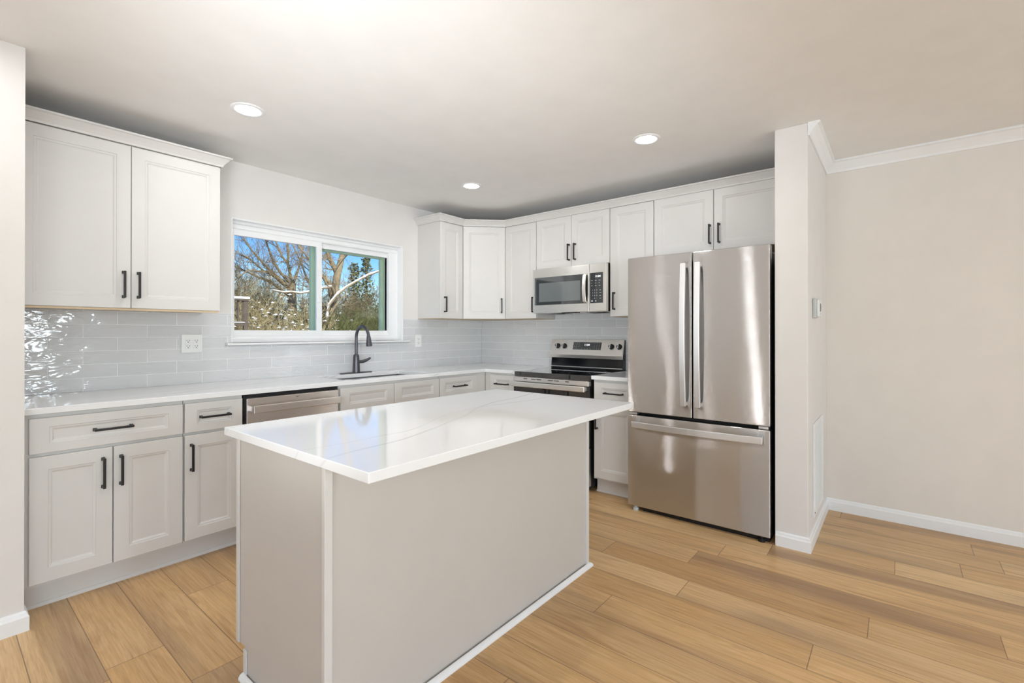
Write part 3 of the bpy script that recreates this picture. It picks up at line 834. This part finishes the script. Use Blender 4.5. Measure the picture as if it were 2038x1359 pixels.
for r_ in range(4):
    row = '   '.join(x if x else '-' for x in nums[r_*3:r_*3+3])
    text_mesh('keypad_digits', row, .015, M['mark'], pn, front_text_matrix(.645, -.0418, .178-r_*.023))
km = MB()
for i in range(4): km.box(.690, .704+.003*(i % 2), -.0420, -.0414, .176-i*.023, .179-i*.023)
for i in range(3):
    for j in range(3): km.box(.612+j*.036, .626+j*.036-(i % 2)*.004, -.0420, -.0414, .258-i*.022, .261-i*.022)
km.box(.612, .628, -.0420, -.0414, .083, .093); km.box(.650, .660, -.0420, -.0414, .084, .092)
build_each(km, 'button_mark', M['mark'], pn)
def emblem(parent, x, y, z, r):
    mb = MB(); n = 32
    for rr_, t in ((r, .0012), (r*.62, .0008)):
        k = len(mb.v)
        for i in range(n):
            a = 2*pi*i/n
            for q, yy in ((rr_-t, y), (rr_+t, y), (rr_+t, y-.0012), (rr_-t, y-.0012)): mb.v.append((x+q*cos(a), yy, z+q*sin(a)))
        for i in range(n):
            j = (i+1) % n
            for e_ in range(4): mb.f.append((k+4*i+e_, k+4*i+(e_+1) % 4, k+4*j+(e_+1) % 4, k+4*j+e_))
    o = mb.build('emblem', M['steel_bar'], parent)
    text_mesh('emblem_letters', 'GE', r*.95, M['steel_bar'], o, front_text_matrix(x, y-.0006, z))
    return o
emblem(md, .377, -.040, .366, .013)
# underside
MB().box(.02, w-.02, .0, .33, .0, .0055).build('underside_panel', M['steel_x'], mw)
MB().box(.08, .26, .06, .24, -.003, .0).build('grease_filter', M['steel_bar'], mw, .001)
MB().box(.49, .67, .06, .24, -.003, .0).build('grease_filter', M['steel_bar'], mw, .001)
MB().box(.30, .46, -.02, .03, -.006, .0).build('lamp_cover', M['black_gloss'], mw, .001)

# ---------------------------------------------------------------- refrigerator
fg = thing('refrigerator', 'stainless French door refrigerator with bottom freezer drawer, beside the wall end', 'refrigerator', (-.700, -2.127, 0), ROT_R)
w = .908
MB().box(.008, w-.008, .0, .66, .0315, 1.742).build('body', M['black_matte'], fg, .004)
MB().box(.10, w-.01, -.035, .60, 0, .031).build('base_grille', M['black_matte'], fg)
F0, F1 = -.070, -.006
ld = MB().box(0, .4505, F0, F1, .694, 1.779).build('door', M['steel_x'], fg, .006, seg=3)
rd = MB().box(.4575, w, F0, F1, .694, 1.779).build('door', M['steel_x'], fg, .006, seg=3)
fd = MB().box(0, w, F0, F1, .034, .672).build('freezer_drawer', M['steel_x'], fg, .006, seg=3)
def bar_handle(parent, pts, wv, th):
    """flat bar following pts; wv: half-width vector; th thickness vector"""
    mb = MB(); wv, th = Vector(wv), Vector(th)
    for p in pts:
        p = Vector(p)
        for a, b in ((-1, 0), (1, 0), (1, 1), (-1, 1)): mb.v.append(tuple(p+wv*a+th*b))
    n = len(pts)
    for i in range(n-1):
        for j in range(4): mb.f.append((4*i+j, 4*i+(j+1) % 4, 4*i+4+(j+1) % 4, 4*i+4+j))
    mb.f.append((0, 1, 2, 3)); mb.f.append(tuple(4*(n-1)+j for j in (3, 2, 1, 0)))
    return mb.build('handle', M['steel_bar'], parent, .003)
def arc(z0, z1, n=14, base=-.112, bow=.020):
    return [(z0+(z1-z0)*i/n, base-bow*sin(pi*i/n)) for i in range(n+1)]
for par, hx in ((ld, .405), (rd, .4975)):
    bar_handle(par, [(hx, y_, z_) for z_, y_ in arc(.772, 1.705)], (.0175, 0, 0), (0, .018, 0))
    MB().box(hx-.016, hx+.016, -.100, F0, .776, .80).build('handle_bracket', M['steel_bar'], par, .003)
    MB().box(hx-.016, hx+.016, -.100, F0, 1.677, 1.701).build('handle_bracket', M['steel_bar'], par, .003)
bar_handle(fd, [(z_, y_, .612) for z_, y_ in arc(.045, .872)], (0, 0, .0205), (0, .018, 0))
MB().box(.050, .078, -.100, F0, .595, .629).build('handle_bracket', M['steel_bar'], fd, .003)
MB().box(.839, .867, -.100, F0, .595, .629).build('handle_bracket', M['steel_bar'], fd, .003)
MB().box(.01, .06, -.050, .01, 1.742, 1.760).build('hinge_cover', M['black_matte'], fg, .003)
MB().box(w-.06, w-.01, -.050, .01, 1.742, 1.760).build('hinge_cover', M['black_matte'], fg, .003)
MB().box(.012, .065, -.058, -.012, .675, .691).build('middle_hinge', M['steel_bar'], fg, .002)
MB().box(w-.065, w-.012, -.058, -.012, .675, .691).build('middle_hinge', M['steel_bar'], fg, .002)
MB().lathe([(.02, 0), (.02, .02), (.012, .022), (.012, .034)], 14, (.05, -.045, 0)).build('foot', M['grey_plastic'], fg)
MB().lathe([(.02, 0), (.02, .02), (.012, .022), (.012, .034)], 14, (w-.05, -.050, 0)).build('foot', M['black_matte'], fg)
emblem(rd, .786, F0, 1.706, .0155)

# ---------------------------------------------------------------- island
IX0, IX1, IY0, IY1, IT = -3.202, -1.660, -2.587, -1.664, .900
it = MB().box(IX0, IX1, IY0, IY1, IT-.0295, IT).build('island_countertop', M['quartz'], None, .003, loc=(IX0, IY0, IT-.0295))
tag(it, 'white quartz island countertop with grey veins, overhanging the front', 'countertop')
il = thing('kitchen_island', 'beige grey panelled island cabinet standing in the middle of the floor', 'island', (-3.17, -2.325, 0))
BW, BD = 1.500, .640
box('carcass', M['islepanel'], (.020, BW-.020, .018, BD-.022, .112, IT-.031), il)
MB().prism([(0.012, 0), (BD-.085, 0), (BD-.085, .110), (BD-.022, .110), (BD-.022, IT-.031), (.012, IT-.031)], 'x', 0, .018).build('side_panel', M['islepanel'], il, .001)
MB().prism([(0.012, 0), (BD-.085, 0), (BD-.085, .110), (BD-.022, .110), (BD-.022, IT-.031), (.012, IT-.031)], 'x', BW-.018, BW).build('side_panel', M['islepanel'], il, .001)
box('back_panel', M['islepanel'], (.018, BW-.018, .006, .017, 0, IT-.031), il)
MB().box(-.006, .020, -.006, .0115, .0, IT-.031).build('corner_trim', M['cab'], il, .002)
MB().box(BW-.020, BW+.006, -.006, .0115, .0, IT-.031).build('corner_trim', M['cab'], il, .002)
MB().box(-.006, -.0005, BD-.045, BD-.022, .110, IT-.031).build('edge_trim', M['cab'], il, .001)
MB().box(-.006, -.0005, BD-.108, BD-.085, .012, .104).build('edge_trim', M['cab'], il, .001)
sh = [(0, 0), (.017, 0), (.0165, .006), (.012, .014), (.005, .019), (0, .020)]
sweep('shoe_moulding', M['trim'], [(0-.006, BD-.085), (-.006, -.006), (BW+.006, -.006), (BW+.006, BD-.085)][::-1], [(-a, b) for a, b in sh], il)
box('toe_kick', M['islepanel'], (.02, BW-.02, BD-.10, BD-.086, 0, .111), il)
# doors on the kitchen side (built in an own frame turned half way round)
for x0_, x1_, hx_ in ((.02, .375, .34), (.379, .735, .415), (.765, 1.12, 1.085), (1.124, 1.48, 1.16)):
    dm = panel_door(BW-x1_, BW-x0_, .126, .694); dm.v = [(BW-a, BD-.022-b, c) for a, b, c in dm.v]
    do = dm.build('door', M['cab'], il)
    hm = MB(); hm.box(hx_-.0055, hx_+.0055, BD+.024, BD+.034, .505, .65).box(hx_-.0055, hx_+.0055, BD-.002, BD+.026, .505, .517).box(hx_-.0055, hx_+.0055, BD-.002, BD+.026, .638, .65)
    hm.build('handle', M['black_metal'], do)
for x0_, x1_ in ((.02, .735), (.765, 1.48)):
    dm = panel_door(BW-x1_, BW-x0_, .709, .855, .066, .042); dm.v = [(BW-a, BD-.022-b, c) for a, b, c in dm.v]
    do = dm.build('drawer', M['cab'], il); xm = (x0_+x1_)/2
    MB().box(xm-.075, xm+.075, BD+.024, BD+.034, .777, .788).box(xm-.075, xm-.063, BD-.002, BD+.026, .777, .788).box(xm+.063, xm+.075, BD-.002, BD+.026, .777, .788).build('handle', M['black_metal'], do)

# ---------------------------------------------------------------- downlights
def downlight(x, y, label):
    t_ = thing('downlight', label, 'ceiling light', (x, y, CEIL), 0, 'round recessed downlights')
    tr = MB(); n = 40
    prof = [(.058, -.0015), (.062, -.006), (.078, -.006), (.084, -.002), (.085, 0), (.058, 0)]
    for r, h in prof:
        for j in range(n): tr.v.append((r*cos(2*pi*j/n), r*sin(2*pi*j/n), h))
    for i in range(len(prof)):
        i2 = (i+1) % len(prof)
        for j in range(n): tr.f.append((i*n+j, i*n+(j+1) % n, i2*n+(j+1) % n, i2*n+j))
    tr.build('trim_ring', M['trim'], t_, smooth=True)
    MB().lathe([(.0575, -.0028), (.0575, -.0005)], n).build('lens', M['lamp'], t_)
downlight(-2.815, -.900, 'round recessed downlight in the ceiling nearest the left wall cabinet')
downlight(-1.105, -.910, 'round recessed downlight in the ceiling nearest the kitchen corner')
downlight(-1.100, -2.410, 'round recessed downlight in the ceiling in front of the refrigerator')
for i, (x, y) in enumerate(((-2.815, -2.41), (-5.2, -1.2), (-4.0, -1.05), (-5.2, -5.4), (-6.6, -3.9))):  # unseen lamps, some placed to throw streaks on the refrigerator
    downlight(x, y, 'unseen round recessed downlight in the ceiling behind the camera')

# ---------------------------------------------------------------- wall devices on the stub wall
ths = thing('thermostat', 'white thermostat on a rounded grey box, on the side of the wall end', 'thermostat', (-.50, -3.2255, 1.40))
MB().box(-.075, .02, -.020, 0, -.060, .058).build('backplate', M['grey_plastic'], ths, .006)
MB().box(-.050, .075, -.032, -.019, -.052, .050).build('housing', M['plastic'], ths, .004)
MB().box(-.010, .030, -.0325, -.0318, -.02, .03).box(.04, .046, -.0325, -.0318, -.01, .022).box(.010, .020, -.0325, -.0318, -.036, -.030).build('display', M['sensor'], ths)
vg = thing('vent_grille', 'tall white return air grille on the side of the wall end', 'vent', (-.345, -3.2255, .14))
vw, vh = .43, .565
MB().grid([-vw/2, -vw/2+.030, vw/2-.030, vw/2], [0, .030, vh-.030, vh], -.008, 0, {(1, 1)}, 'y').build('frame', M['trim'], vg, .002)
sb = MB(); nsl = 44
for i in range(nsl):
    z_ = .033+(vh-.066)*i/nsl
    sb.add([(-vw/2+.03, -.001, z_+.008), (vw/2-.03, -.001, z_+.008), (vw/2-.03, -.007, z_), (-vw/2+.03, -.007, z_), (-vw/2+.03, -.0002, z_+.007), (vw/2-.03, -.0002, z_+.007), (vw/2-.03, -.0062, z_-.001), (-vw/2+.03, -.0062, z_-.001)],
           [(0,1,2,3),(4,7,6,5),(0,4,5,1),(1,5,6,2),(2,6,7,3),(3,7,4,0)])
sb.build('louvres', M['trim'], vg)
vb = MB()
for i in range(1, 5): vb.box(-vw/2+.03+i*(vw-.06)/5-.003, -vw/2+.03+i*(vw-.06)/5+.003, -.0078, -.0065, .03, vh-.03)
vb.build('divider_bars', M['trim'], vg)
box('backing', M['slot'], (-vw/2+.03, vw/2-.03, -.0004, 0, .03, vh-.03), vg)
MB().lathe([(.004, -.011), (.004, -.008)], 10, (-vw/2+.015, 0, .03), 'y').build('screw', M['slot'], vg)

# ---------------------------------------------------------------- outdoors
GZ = -.6
gd = struct(MB().grid([-60, -7.7, .3, 70], [-60, -7.7, .16, 90], GZ-.2, GZ, {(1, 1)}).build('ground', M['ground']))
rnd = random.Random(11)
def V3(*a): return Vector(a)
def branch(mb, p, d, L, r, depth, wob=.25, kids=3, n=5, minr=.003, up=.15, spread=.6, kl=(.45, .7)):
    """recursive branch: wandering tube that throws side branches"""
    steps = 6 if depth > 1 else 4
    pts = [p.copy()]; rad = [r]; dd = d.normalized()
    for i in range(steps):
        dd = (dd + V3(rnd.gauss(0, wob), rnd.gauss(0, wob), rnd.gauss(0, wob)+up)*.35).normalized()
        p = p + dd*(L/steps); pts.append(p.copy()); rad.append(max(minr, r*(1-.75*(i+1)/steps)))
    mb.tube(pts, rad, n if depth > 1 else 3, False)
    if depth <= 0: return
    for k in range(kids):
        t = rnd.uniform(.25, .98); i = min(int(t*steps), steps-1)
        q = pts[i].lerp(pts[i+1], t*steps-i)
        ax = (pts[i+1]-pts[i]).normalized()
        s_ = V3(rnd.gauss(0, 1), rnd.gauss(0, 1), rnd.gauss(0, 1)); s_ = (s_-ax*s_.dot(ax)).normalized()
        branch(mb, q, ax*(1-spread*.5)+s_*spread, L*rnd.uniform(*kl), rad[i]*.6, depth-1, wob, kids, n, minr, up, spread, kl)
def snowcap(mb, pts, rad):
    """a ridge of snow lying on the upper side of a limb"""
    q = []; rr_ = []
    P = [Vector(p) for p in pts]
    for i in range(len(P)-1):
        for t in (0, .25, .5, .75):
            a = rad[i]*(1-t)+rad[i+1]*t
            q.append(P[i].lerp(P[i+1], t)+V3(0, 0, a*.75)); rr_.append(a*.75*rnd.uniform(.75, 1.25))
    q.append(P[-1]); rr_.append(.01)
    mb.tube(q, rr_, 7)
# big tree with snow covered limbs, trunk behind the meeting stile
bt = thing('bare_tree', 'large bare tree with snow lying on its long limbs, outside behind the window mullion', 'tree', (4.5, 12, GZ))
O = Vector((4.5, 12, GZ))
def rel(pts): return [Vector(p)-O for p in pts]
tk = MB()
trunk = rel([(4.45, 12, GZ), (4.74, 12, .57), (5.02, 12, 1.63), (5.19, 12, 2.52), (5.34, 12, 3.34), (5.52, 12, 3.99), (5.7, 12, 4.75), (5.9, 12, 5.7), (6.0, 12.1, 7.2)])
tk.tube(trunk, [.28, .21, .17, .145, .125, .10, .09, .08, .04], 10)
tk.build('trunk', M['bark'], bt, smooth=True)
limbs = [([(5.36, 12.0, 3.30), (5.13, 12.2, 3.96), (4.99, 12.2, 4.48), (4.84, 12.2, 5.17), (4.7, 12.3, 6.3)], .095),
         ([(5.50, 12.0, 3.90), (5.78, 11.8, 4.28), (6.15, 11.8, 4.64), (6.62, 11.8, 5.15), (7.2, 11.7, 6.2)], .07),
         ([(5.14, 12, 2.25), (5.02, 12, 3.04), (4.59, 12, 3.35), (4.4, 12, 3.83), (4.3, 12, 4.21), (4.12, 12, 4.9)], .09),
         ([(5.12, 12, 2.6), (4.75, 11.9, 3.15), (4.35, 11.8, 3.57), (3.98, 11.8, 3.95), (3.74, 11.8, 4.18), (3.5, 11.8, 4.5)], .05),
         ([(5.05, 12, 1.9), (4.68, 12.4, 2.69), (4.38, 12.4, 3.22), (4.19, 12.4, 3.71), (4.01, 12.4, 4.05), (3.84, 12.4, 4.5)], .045),
         ([(4.72, 12, .6), (4.61, 11.6, 1.44), (4.98, 11.6, 2.11), (5.36, 11.6, 2.51)], .06)]
snowl = [([(4.9, 12, 1.2), (4.65, 11.5, 1.72), (4.73, 11.5, 2.2), (5.07, 11.5, 2.6), (5.39, 11.5, 2.85), (5.69, 11.5, 3.03), (6.27, 11.5, 3.36), (6.84, 11.5, 3.59), (7.54, 11.5, 4.0)], .062),
         ([(5.2, 12, 2.6), (4.53, 11, 2.77), (4.18, 11, 2.69), (3.93, 11, 2.59), (3.48, 11, 2.48), (3.2, 11, 2.51), (2.96, 11, 2.48), (2.61, 11, 2.53)], .045)]
tw = MB(); sn = MB()
for pts, r in limbs+snowl:
    P = rel(pts); rd_ = [r*(1-.7*i/(len(P)-1)) for i in range(len(P))]
    MB().tube(P, rd_, 7).build('limb', M['bark'], bt, smooth=True)
    for i in range(len(P)-1):
        for k in range(4 if (pts, r) not in snowl else 1):
            q = P[i].lerp(P[i+1], rnd.random()); ax = (P[i+1]-P[i]).normalized()
            s_ = V3(rnd.gauss(0, 1), rnd.gauss(0, .5), rnd.gauss(.3, 1)).normalized()
            branch(tw, q, ax*.5+s_*.7, rnd.uniform(.5, 1.1), rd_[i]*.28+.003, 2, .3, 3, 4, .0035)
for pts, r in snowl:
    P = rel(pts)[1:]; snowcap(sn, P, [r*(1-.55*i/(len(P)-1)) for i in range(len(P))])
tw.build('twigs', M['bark'], bt)
sn.build('snow', M['snow'], bt, smooth=True)
# spreading multi-stemmed tree left of it
ft = thing('bare_tree', 'bare tree with many branches fanning out, seen in the left pane', 'tree', (4.7, 14, GZ)); O = Vector((4.7, 14, GZ))
MB().tube(rel([(4.78, 14, GZ), (4.75, 14, .52), (4.71, 14, 1.65), (4.67, 14, 2.58), (4.69, 14, 3.1)]), [.22, .2, .17, .15, .12], 9).build('trunk', M['bark_dark'], ft, smooth=True)
fan = [[(4.66, 14, 2.9), (4.01, 14, 3.38), (3.62, 13.9, 3.68), (3.18, 13.9, 4.16), (2.91, 13.9, 4.55), (2.6, 13.8, 5.1)],
       [(4.69, 14, 3.0), (4.31, 14.1, 3.44), (4.06, 14.1, 3.79), (3.88, 14.2, 4.38), (3.78, 14.2, 4.78), (3.7, 14.2, 5.4)],
       [(4.69, 14, 3.1), (4.52, 14, 3.78), (4.31, 14, 4.06), (4.11, 14, 4.5), (4.01, 14, 4.82), (3.9, 14, 5.4)],
       [(4.52, 14, 3.78), (4.54, 14, 4.16), (4.51, 14, 4.55), (4.51, 14, 5.0), (4.5, 14, 5.6)],
       [(4.62, 14, 2.8), (3.76, 13.8, 3.41), (3.01, 13.7, 3.38), (2.52, 13.6, 2.96)],
       [(4.60, 14, 2.6), (4.01, 14.1, 3.05), (3.4, 14.2, 3.3), (2.91, 14.3, 3.52), (2.5, 14.3, 3.6)],
       [(4.7, 14, 3.0), (4.95, 14.1, 3.6), (5.15, 14.2, 4.2), (5.3, 14.2, 5.0)],
       [(4.66, 14, 2.7), (4.2, 13.9, 3.2), (3.6, 13.9, 3.45), (3.1, 13.8, 3.8), (2.7, 13.8, 4.0)]]
tw = MB()
for pts in fan:
    P = rel(pts); rd_ = [.055*(1-.75*i/(len(P)-1)) for i in range(len(P))]
    MB().tube(P, rd_, 6).build('limb', M['bark_dark'], ft, smooth=True)
    for i in range(len(P)-1):
        for k in range(5):
            q = P[i].lerp(P[i+1], rnd.random()); ax = (P[i+1]-P[i]).normalized()
            s_ = V3(rnd.gauss(0, 1), rnd.gauss(0, .5), rnd.gauss(.3, 1)).normalized()
            branch(tw, q, ax*.6+s_*.6, rnd.uniform(.5, 1.1), .012, 2, .3, 3, 4, .0035)
tw.build('twigs', M['bark_dark'], ft)

# woodland behind: a few tree meshes, each tree an object of its own
def make_tree(seed, h, mat, name, label, dens=5):
    global rnd
    rnd = random.Random(seed)
    t_ = thing(name, label, 'tree', (0, 0, GZ), 0, 'bare woodland trees')
    tr = MB(); P = [V3(0, 0, 0)]
    for i in range(7): P.append(P[-1]+V3(rnd.gauss(0, .12), rnd.gauss(0, .12), h/7))
    tr.tube(P, [.16*(1-.85*i/7) for i in range(8)], 7)
    tr.build('trunk', mat, t_, smooth=True)
    tw = MB()
    for i in range(1, 7):
        for k in range(dens):
            a = rnd.uniform(0, 2*pi); q = P[i].lerp(P[i+1], rnd.random())
            branch(tw, q, V3(cos(a), sin(a), rnd.uniform(.3, 1.2)), rnd.uniform(1.2, 2.4)*(1-.07*i), .05*(1-.1*i), 3, .3, 3, 4, .007)
    tw.build('branches', mat, t_)
    return t_
def copy_tree(o, loc, rz, s, label):
    c = o.copy(); COL.objects.link(c); c.location = loc; c.rotation_euler = (0, 0, rz); c.scale = (s, s, s*.8); c['label'] = label
    for ch in list(o.children):
        k = ch.copy(); COL.objects.link(k); k.parent = c
    return c
protos = [make_tree(21, 8.5, M['bark_dark'], 'bare_tree', ''), make_tree(22, 7.5, M['bark'], 'bare_tree', ''), make_tree(23, 9, M['bark_dark'], 'bare_tree', '')]
WL = 'bare leafless tree in the woodland behind, beyond the kitchen window'
spots = [(.4, 19.5), (3.6, 23.), (6.8, 21.0), (8.6, 19.5), (10.6, 20.5), (7.6, 27), (13.2, 24.5), (16.0, 27), (5.0, 29), (11.6, 29.5), (18.5, 31), (14.6, 33)]
for i, (x, y) in enumerate(spots):
    pr = protos[i % 3]
    if i < 3:
        pr.location = (x, y, GZ); pr['label'] = WL; pr.scale = (.62, .62, .5)
    else:
        copy_tree(pr, (x, y, GZ), i*1.7, (.60+.08*(i % 4)), WL)
# evergreens
def pine(loc, h, r, seed, label):
    rn = random.Random(seed)
    t_ = thing('pine_tree', label, 'tree', (loc[0], loc[1], GZ), 0, 'pines beyond the window')
    MB().tube([(0, 0, 0), (0, 0, h)], [.16, .02], 7).build('trunk', M['bark_dark'], t_, smooth=True)
    f = MB()
    for i in range(1100):
        z = h*(.35+.65*rn.random()); k = 1-(z-h*.35)/(h*.65)
        a = rn.uniform(0, 2*pi); q = r*(.25+.75*k)*sqrt(rn.random())*(1+.4*sin(z*6+a*2))
        c = V3(q*cos(a), q*sin(a), z-q*.15)
        s_ = rn.uniform(.06, .15)
        u = V3(rn.gauss(0, 1), rn.gauss(0, 1), rn.gauss(0, .6)).normalized()*s_
        v = V3(rn.gauss(0, 1), rn.gauss(0, 1), rn.gauss(0, 1)).normalized()*s_*.5
        f.add([c-u, c+v, c+u, c-v], [(0, 1, 2, 3)])
    f.build('needles', M['pine'], t_)
pine((11.7, 21), 5.9, .75, 3, 'dense pine left of centre in the right hand pane, behind the snowy limb')
pine((13.4, 22.3), 6.9, .8, 4, 'taller pine with a pointed top, towards the right of the right hand pane')
# undergrowth
def bush(loc, r, h, seed, mat, label, nst=90, snow=0, name='shrub'):
    global rnd
    rnd = random.Random(seed)
    b = thing(name, label, 'shrub', (loc[0], loc[1], GZ), 0, None)
    m = MB(); sm = MB()
    for i in range(nst):
        a = rnd.uniform(0, 2*pi); q = r*.8*sqrt(rnd.random())
        p = V3(q*cos(a), q*sin(a), 0)
        d_ = V3(cos(a)*.22+rnd.gauss(0, .14), sin(a)*.22+rnd.gauss(0, .14), 1)
        branch(m, p, d_, h*rnd.uniform(.6, 1.0), .018, 2, .2, 7, 4, .005, .1, .6, (.16, .3))
    k = len(m.v)
    for i in range(snow):
        c = V3(*m.v[rnd.randrange(k)])
        if c.z < h*.45: continue
        s_ = rnd.uniform(.012, .04)
        sm.tube([c+V3(-s_*rnd.uniform(.8, 2.4), 0, -.005), c+V3(0, 0, s_*.3), c+V3(s_*1.4, 0, -.005)], [.008, s_*.7, .008], 6)
    m.build('twigs', mat, b)
    if snow: sm.build('snow_clumps', M['snow'], b, smooth=True)
    return b
bush((2.4, 10.3), 1.0, 2.6, 31, M['twig'], 'olive twiggy shrub flecked with snow clumps, bottom of the left pane', 150, 420)
bush((4.0, 10.4), .7, 2.4, 32, M['twig_green'], 'olive green shrub in front of the big trunk, with few snow clumps', 100, 70)
bush((1.5, 14.5), 1.3, 4.2, 33, M['twig_dark'], 'tall dark brown thicket at the left edge of the left pane', 170)
bush((3.3, 16.5), 1.5, 3.9, 37, M['twig'], 'tan thicket below the fanning tree, in the left pane', 190)
bush((6.4, 16.8), 1.3, 3.5, 38, M['twig_dark'], 'dark brown thicket directly behind the big trunk', 170)
bush((5.9, 13.2), .9, 2.5, 34, M['twig_green'], 'green shrub under the snowy limb, bottom left of the right pane', 130)
bush((7.9, 14.2), 1.0, 2.8, 35, M['twig_green'], 'green shrub at the bottom middle of the right pane', 140)
bush((9.9, 15.4), 1.0, 3.1, 36, M['twig_green'], 'green shrub at the bottom right of the right pane', 140)
bush((11.9, 18.6), 1.3, 4.2, 39, M['twig_dark'], 'tall brown thicket at the right edge of the right pane', 170)
bush((9.0, 18.2), 1.3, 3.7, 40, M['twig_dark'], 'brown thicket behind the green shrubs in the right pane', 170)
bush((5.0, 20.5), 1.6, 4.8, 41, M['twig'], 'far tan thicket between the two big trees', 190)
# snow topped wooden deck rail
sh_ = thing('deck_railing', 'weathered wooden railing topped with snow, bottom left of the left pane', 'railing', (.2, 9, GZ))
for px_ in (-.9, .88):
    MB().box(px_-.045, px_+.045, -.045, .045, 0, 2.64).build('post', M['fencewood'], sh_)
MB().box(-.95, .95, -.07, .07, 2.64, 2.68).build('top_rail', M['fencewood'], sh_)
MB().box(-.95, .95, -.03, .03, 2.02, 2.09).build('bottom_rail', M['fencewood'], sh_)
for i in range(16):
    MB().box(-.82+i*.108, -.785+i*.108, -.02, .02, 2.09, 2.64).build('baluster', M['fencewood'], sh_)
MB().box(-.95, .95, -.3, .9, 1.78, 1.92).build('deck_floor', M['fencewood'], sh_)
sm = MB().box(-.96, .96, -.08, .08, 2.681, 2.74).box(-.95, .86, -.05, .05, 2.091, 2.115)
sm.build('snow', M['snow'], sh_, .02)
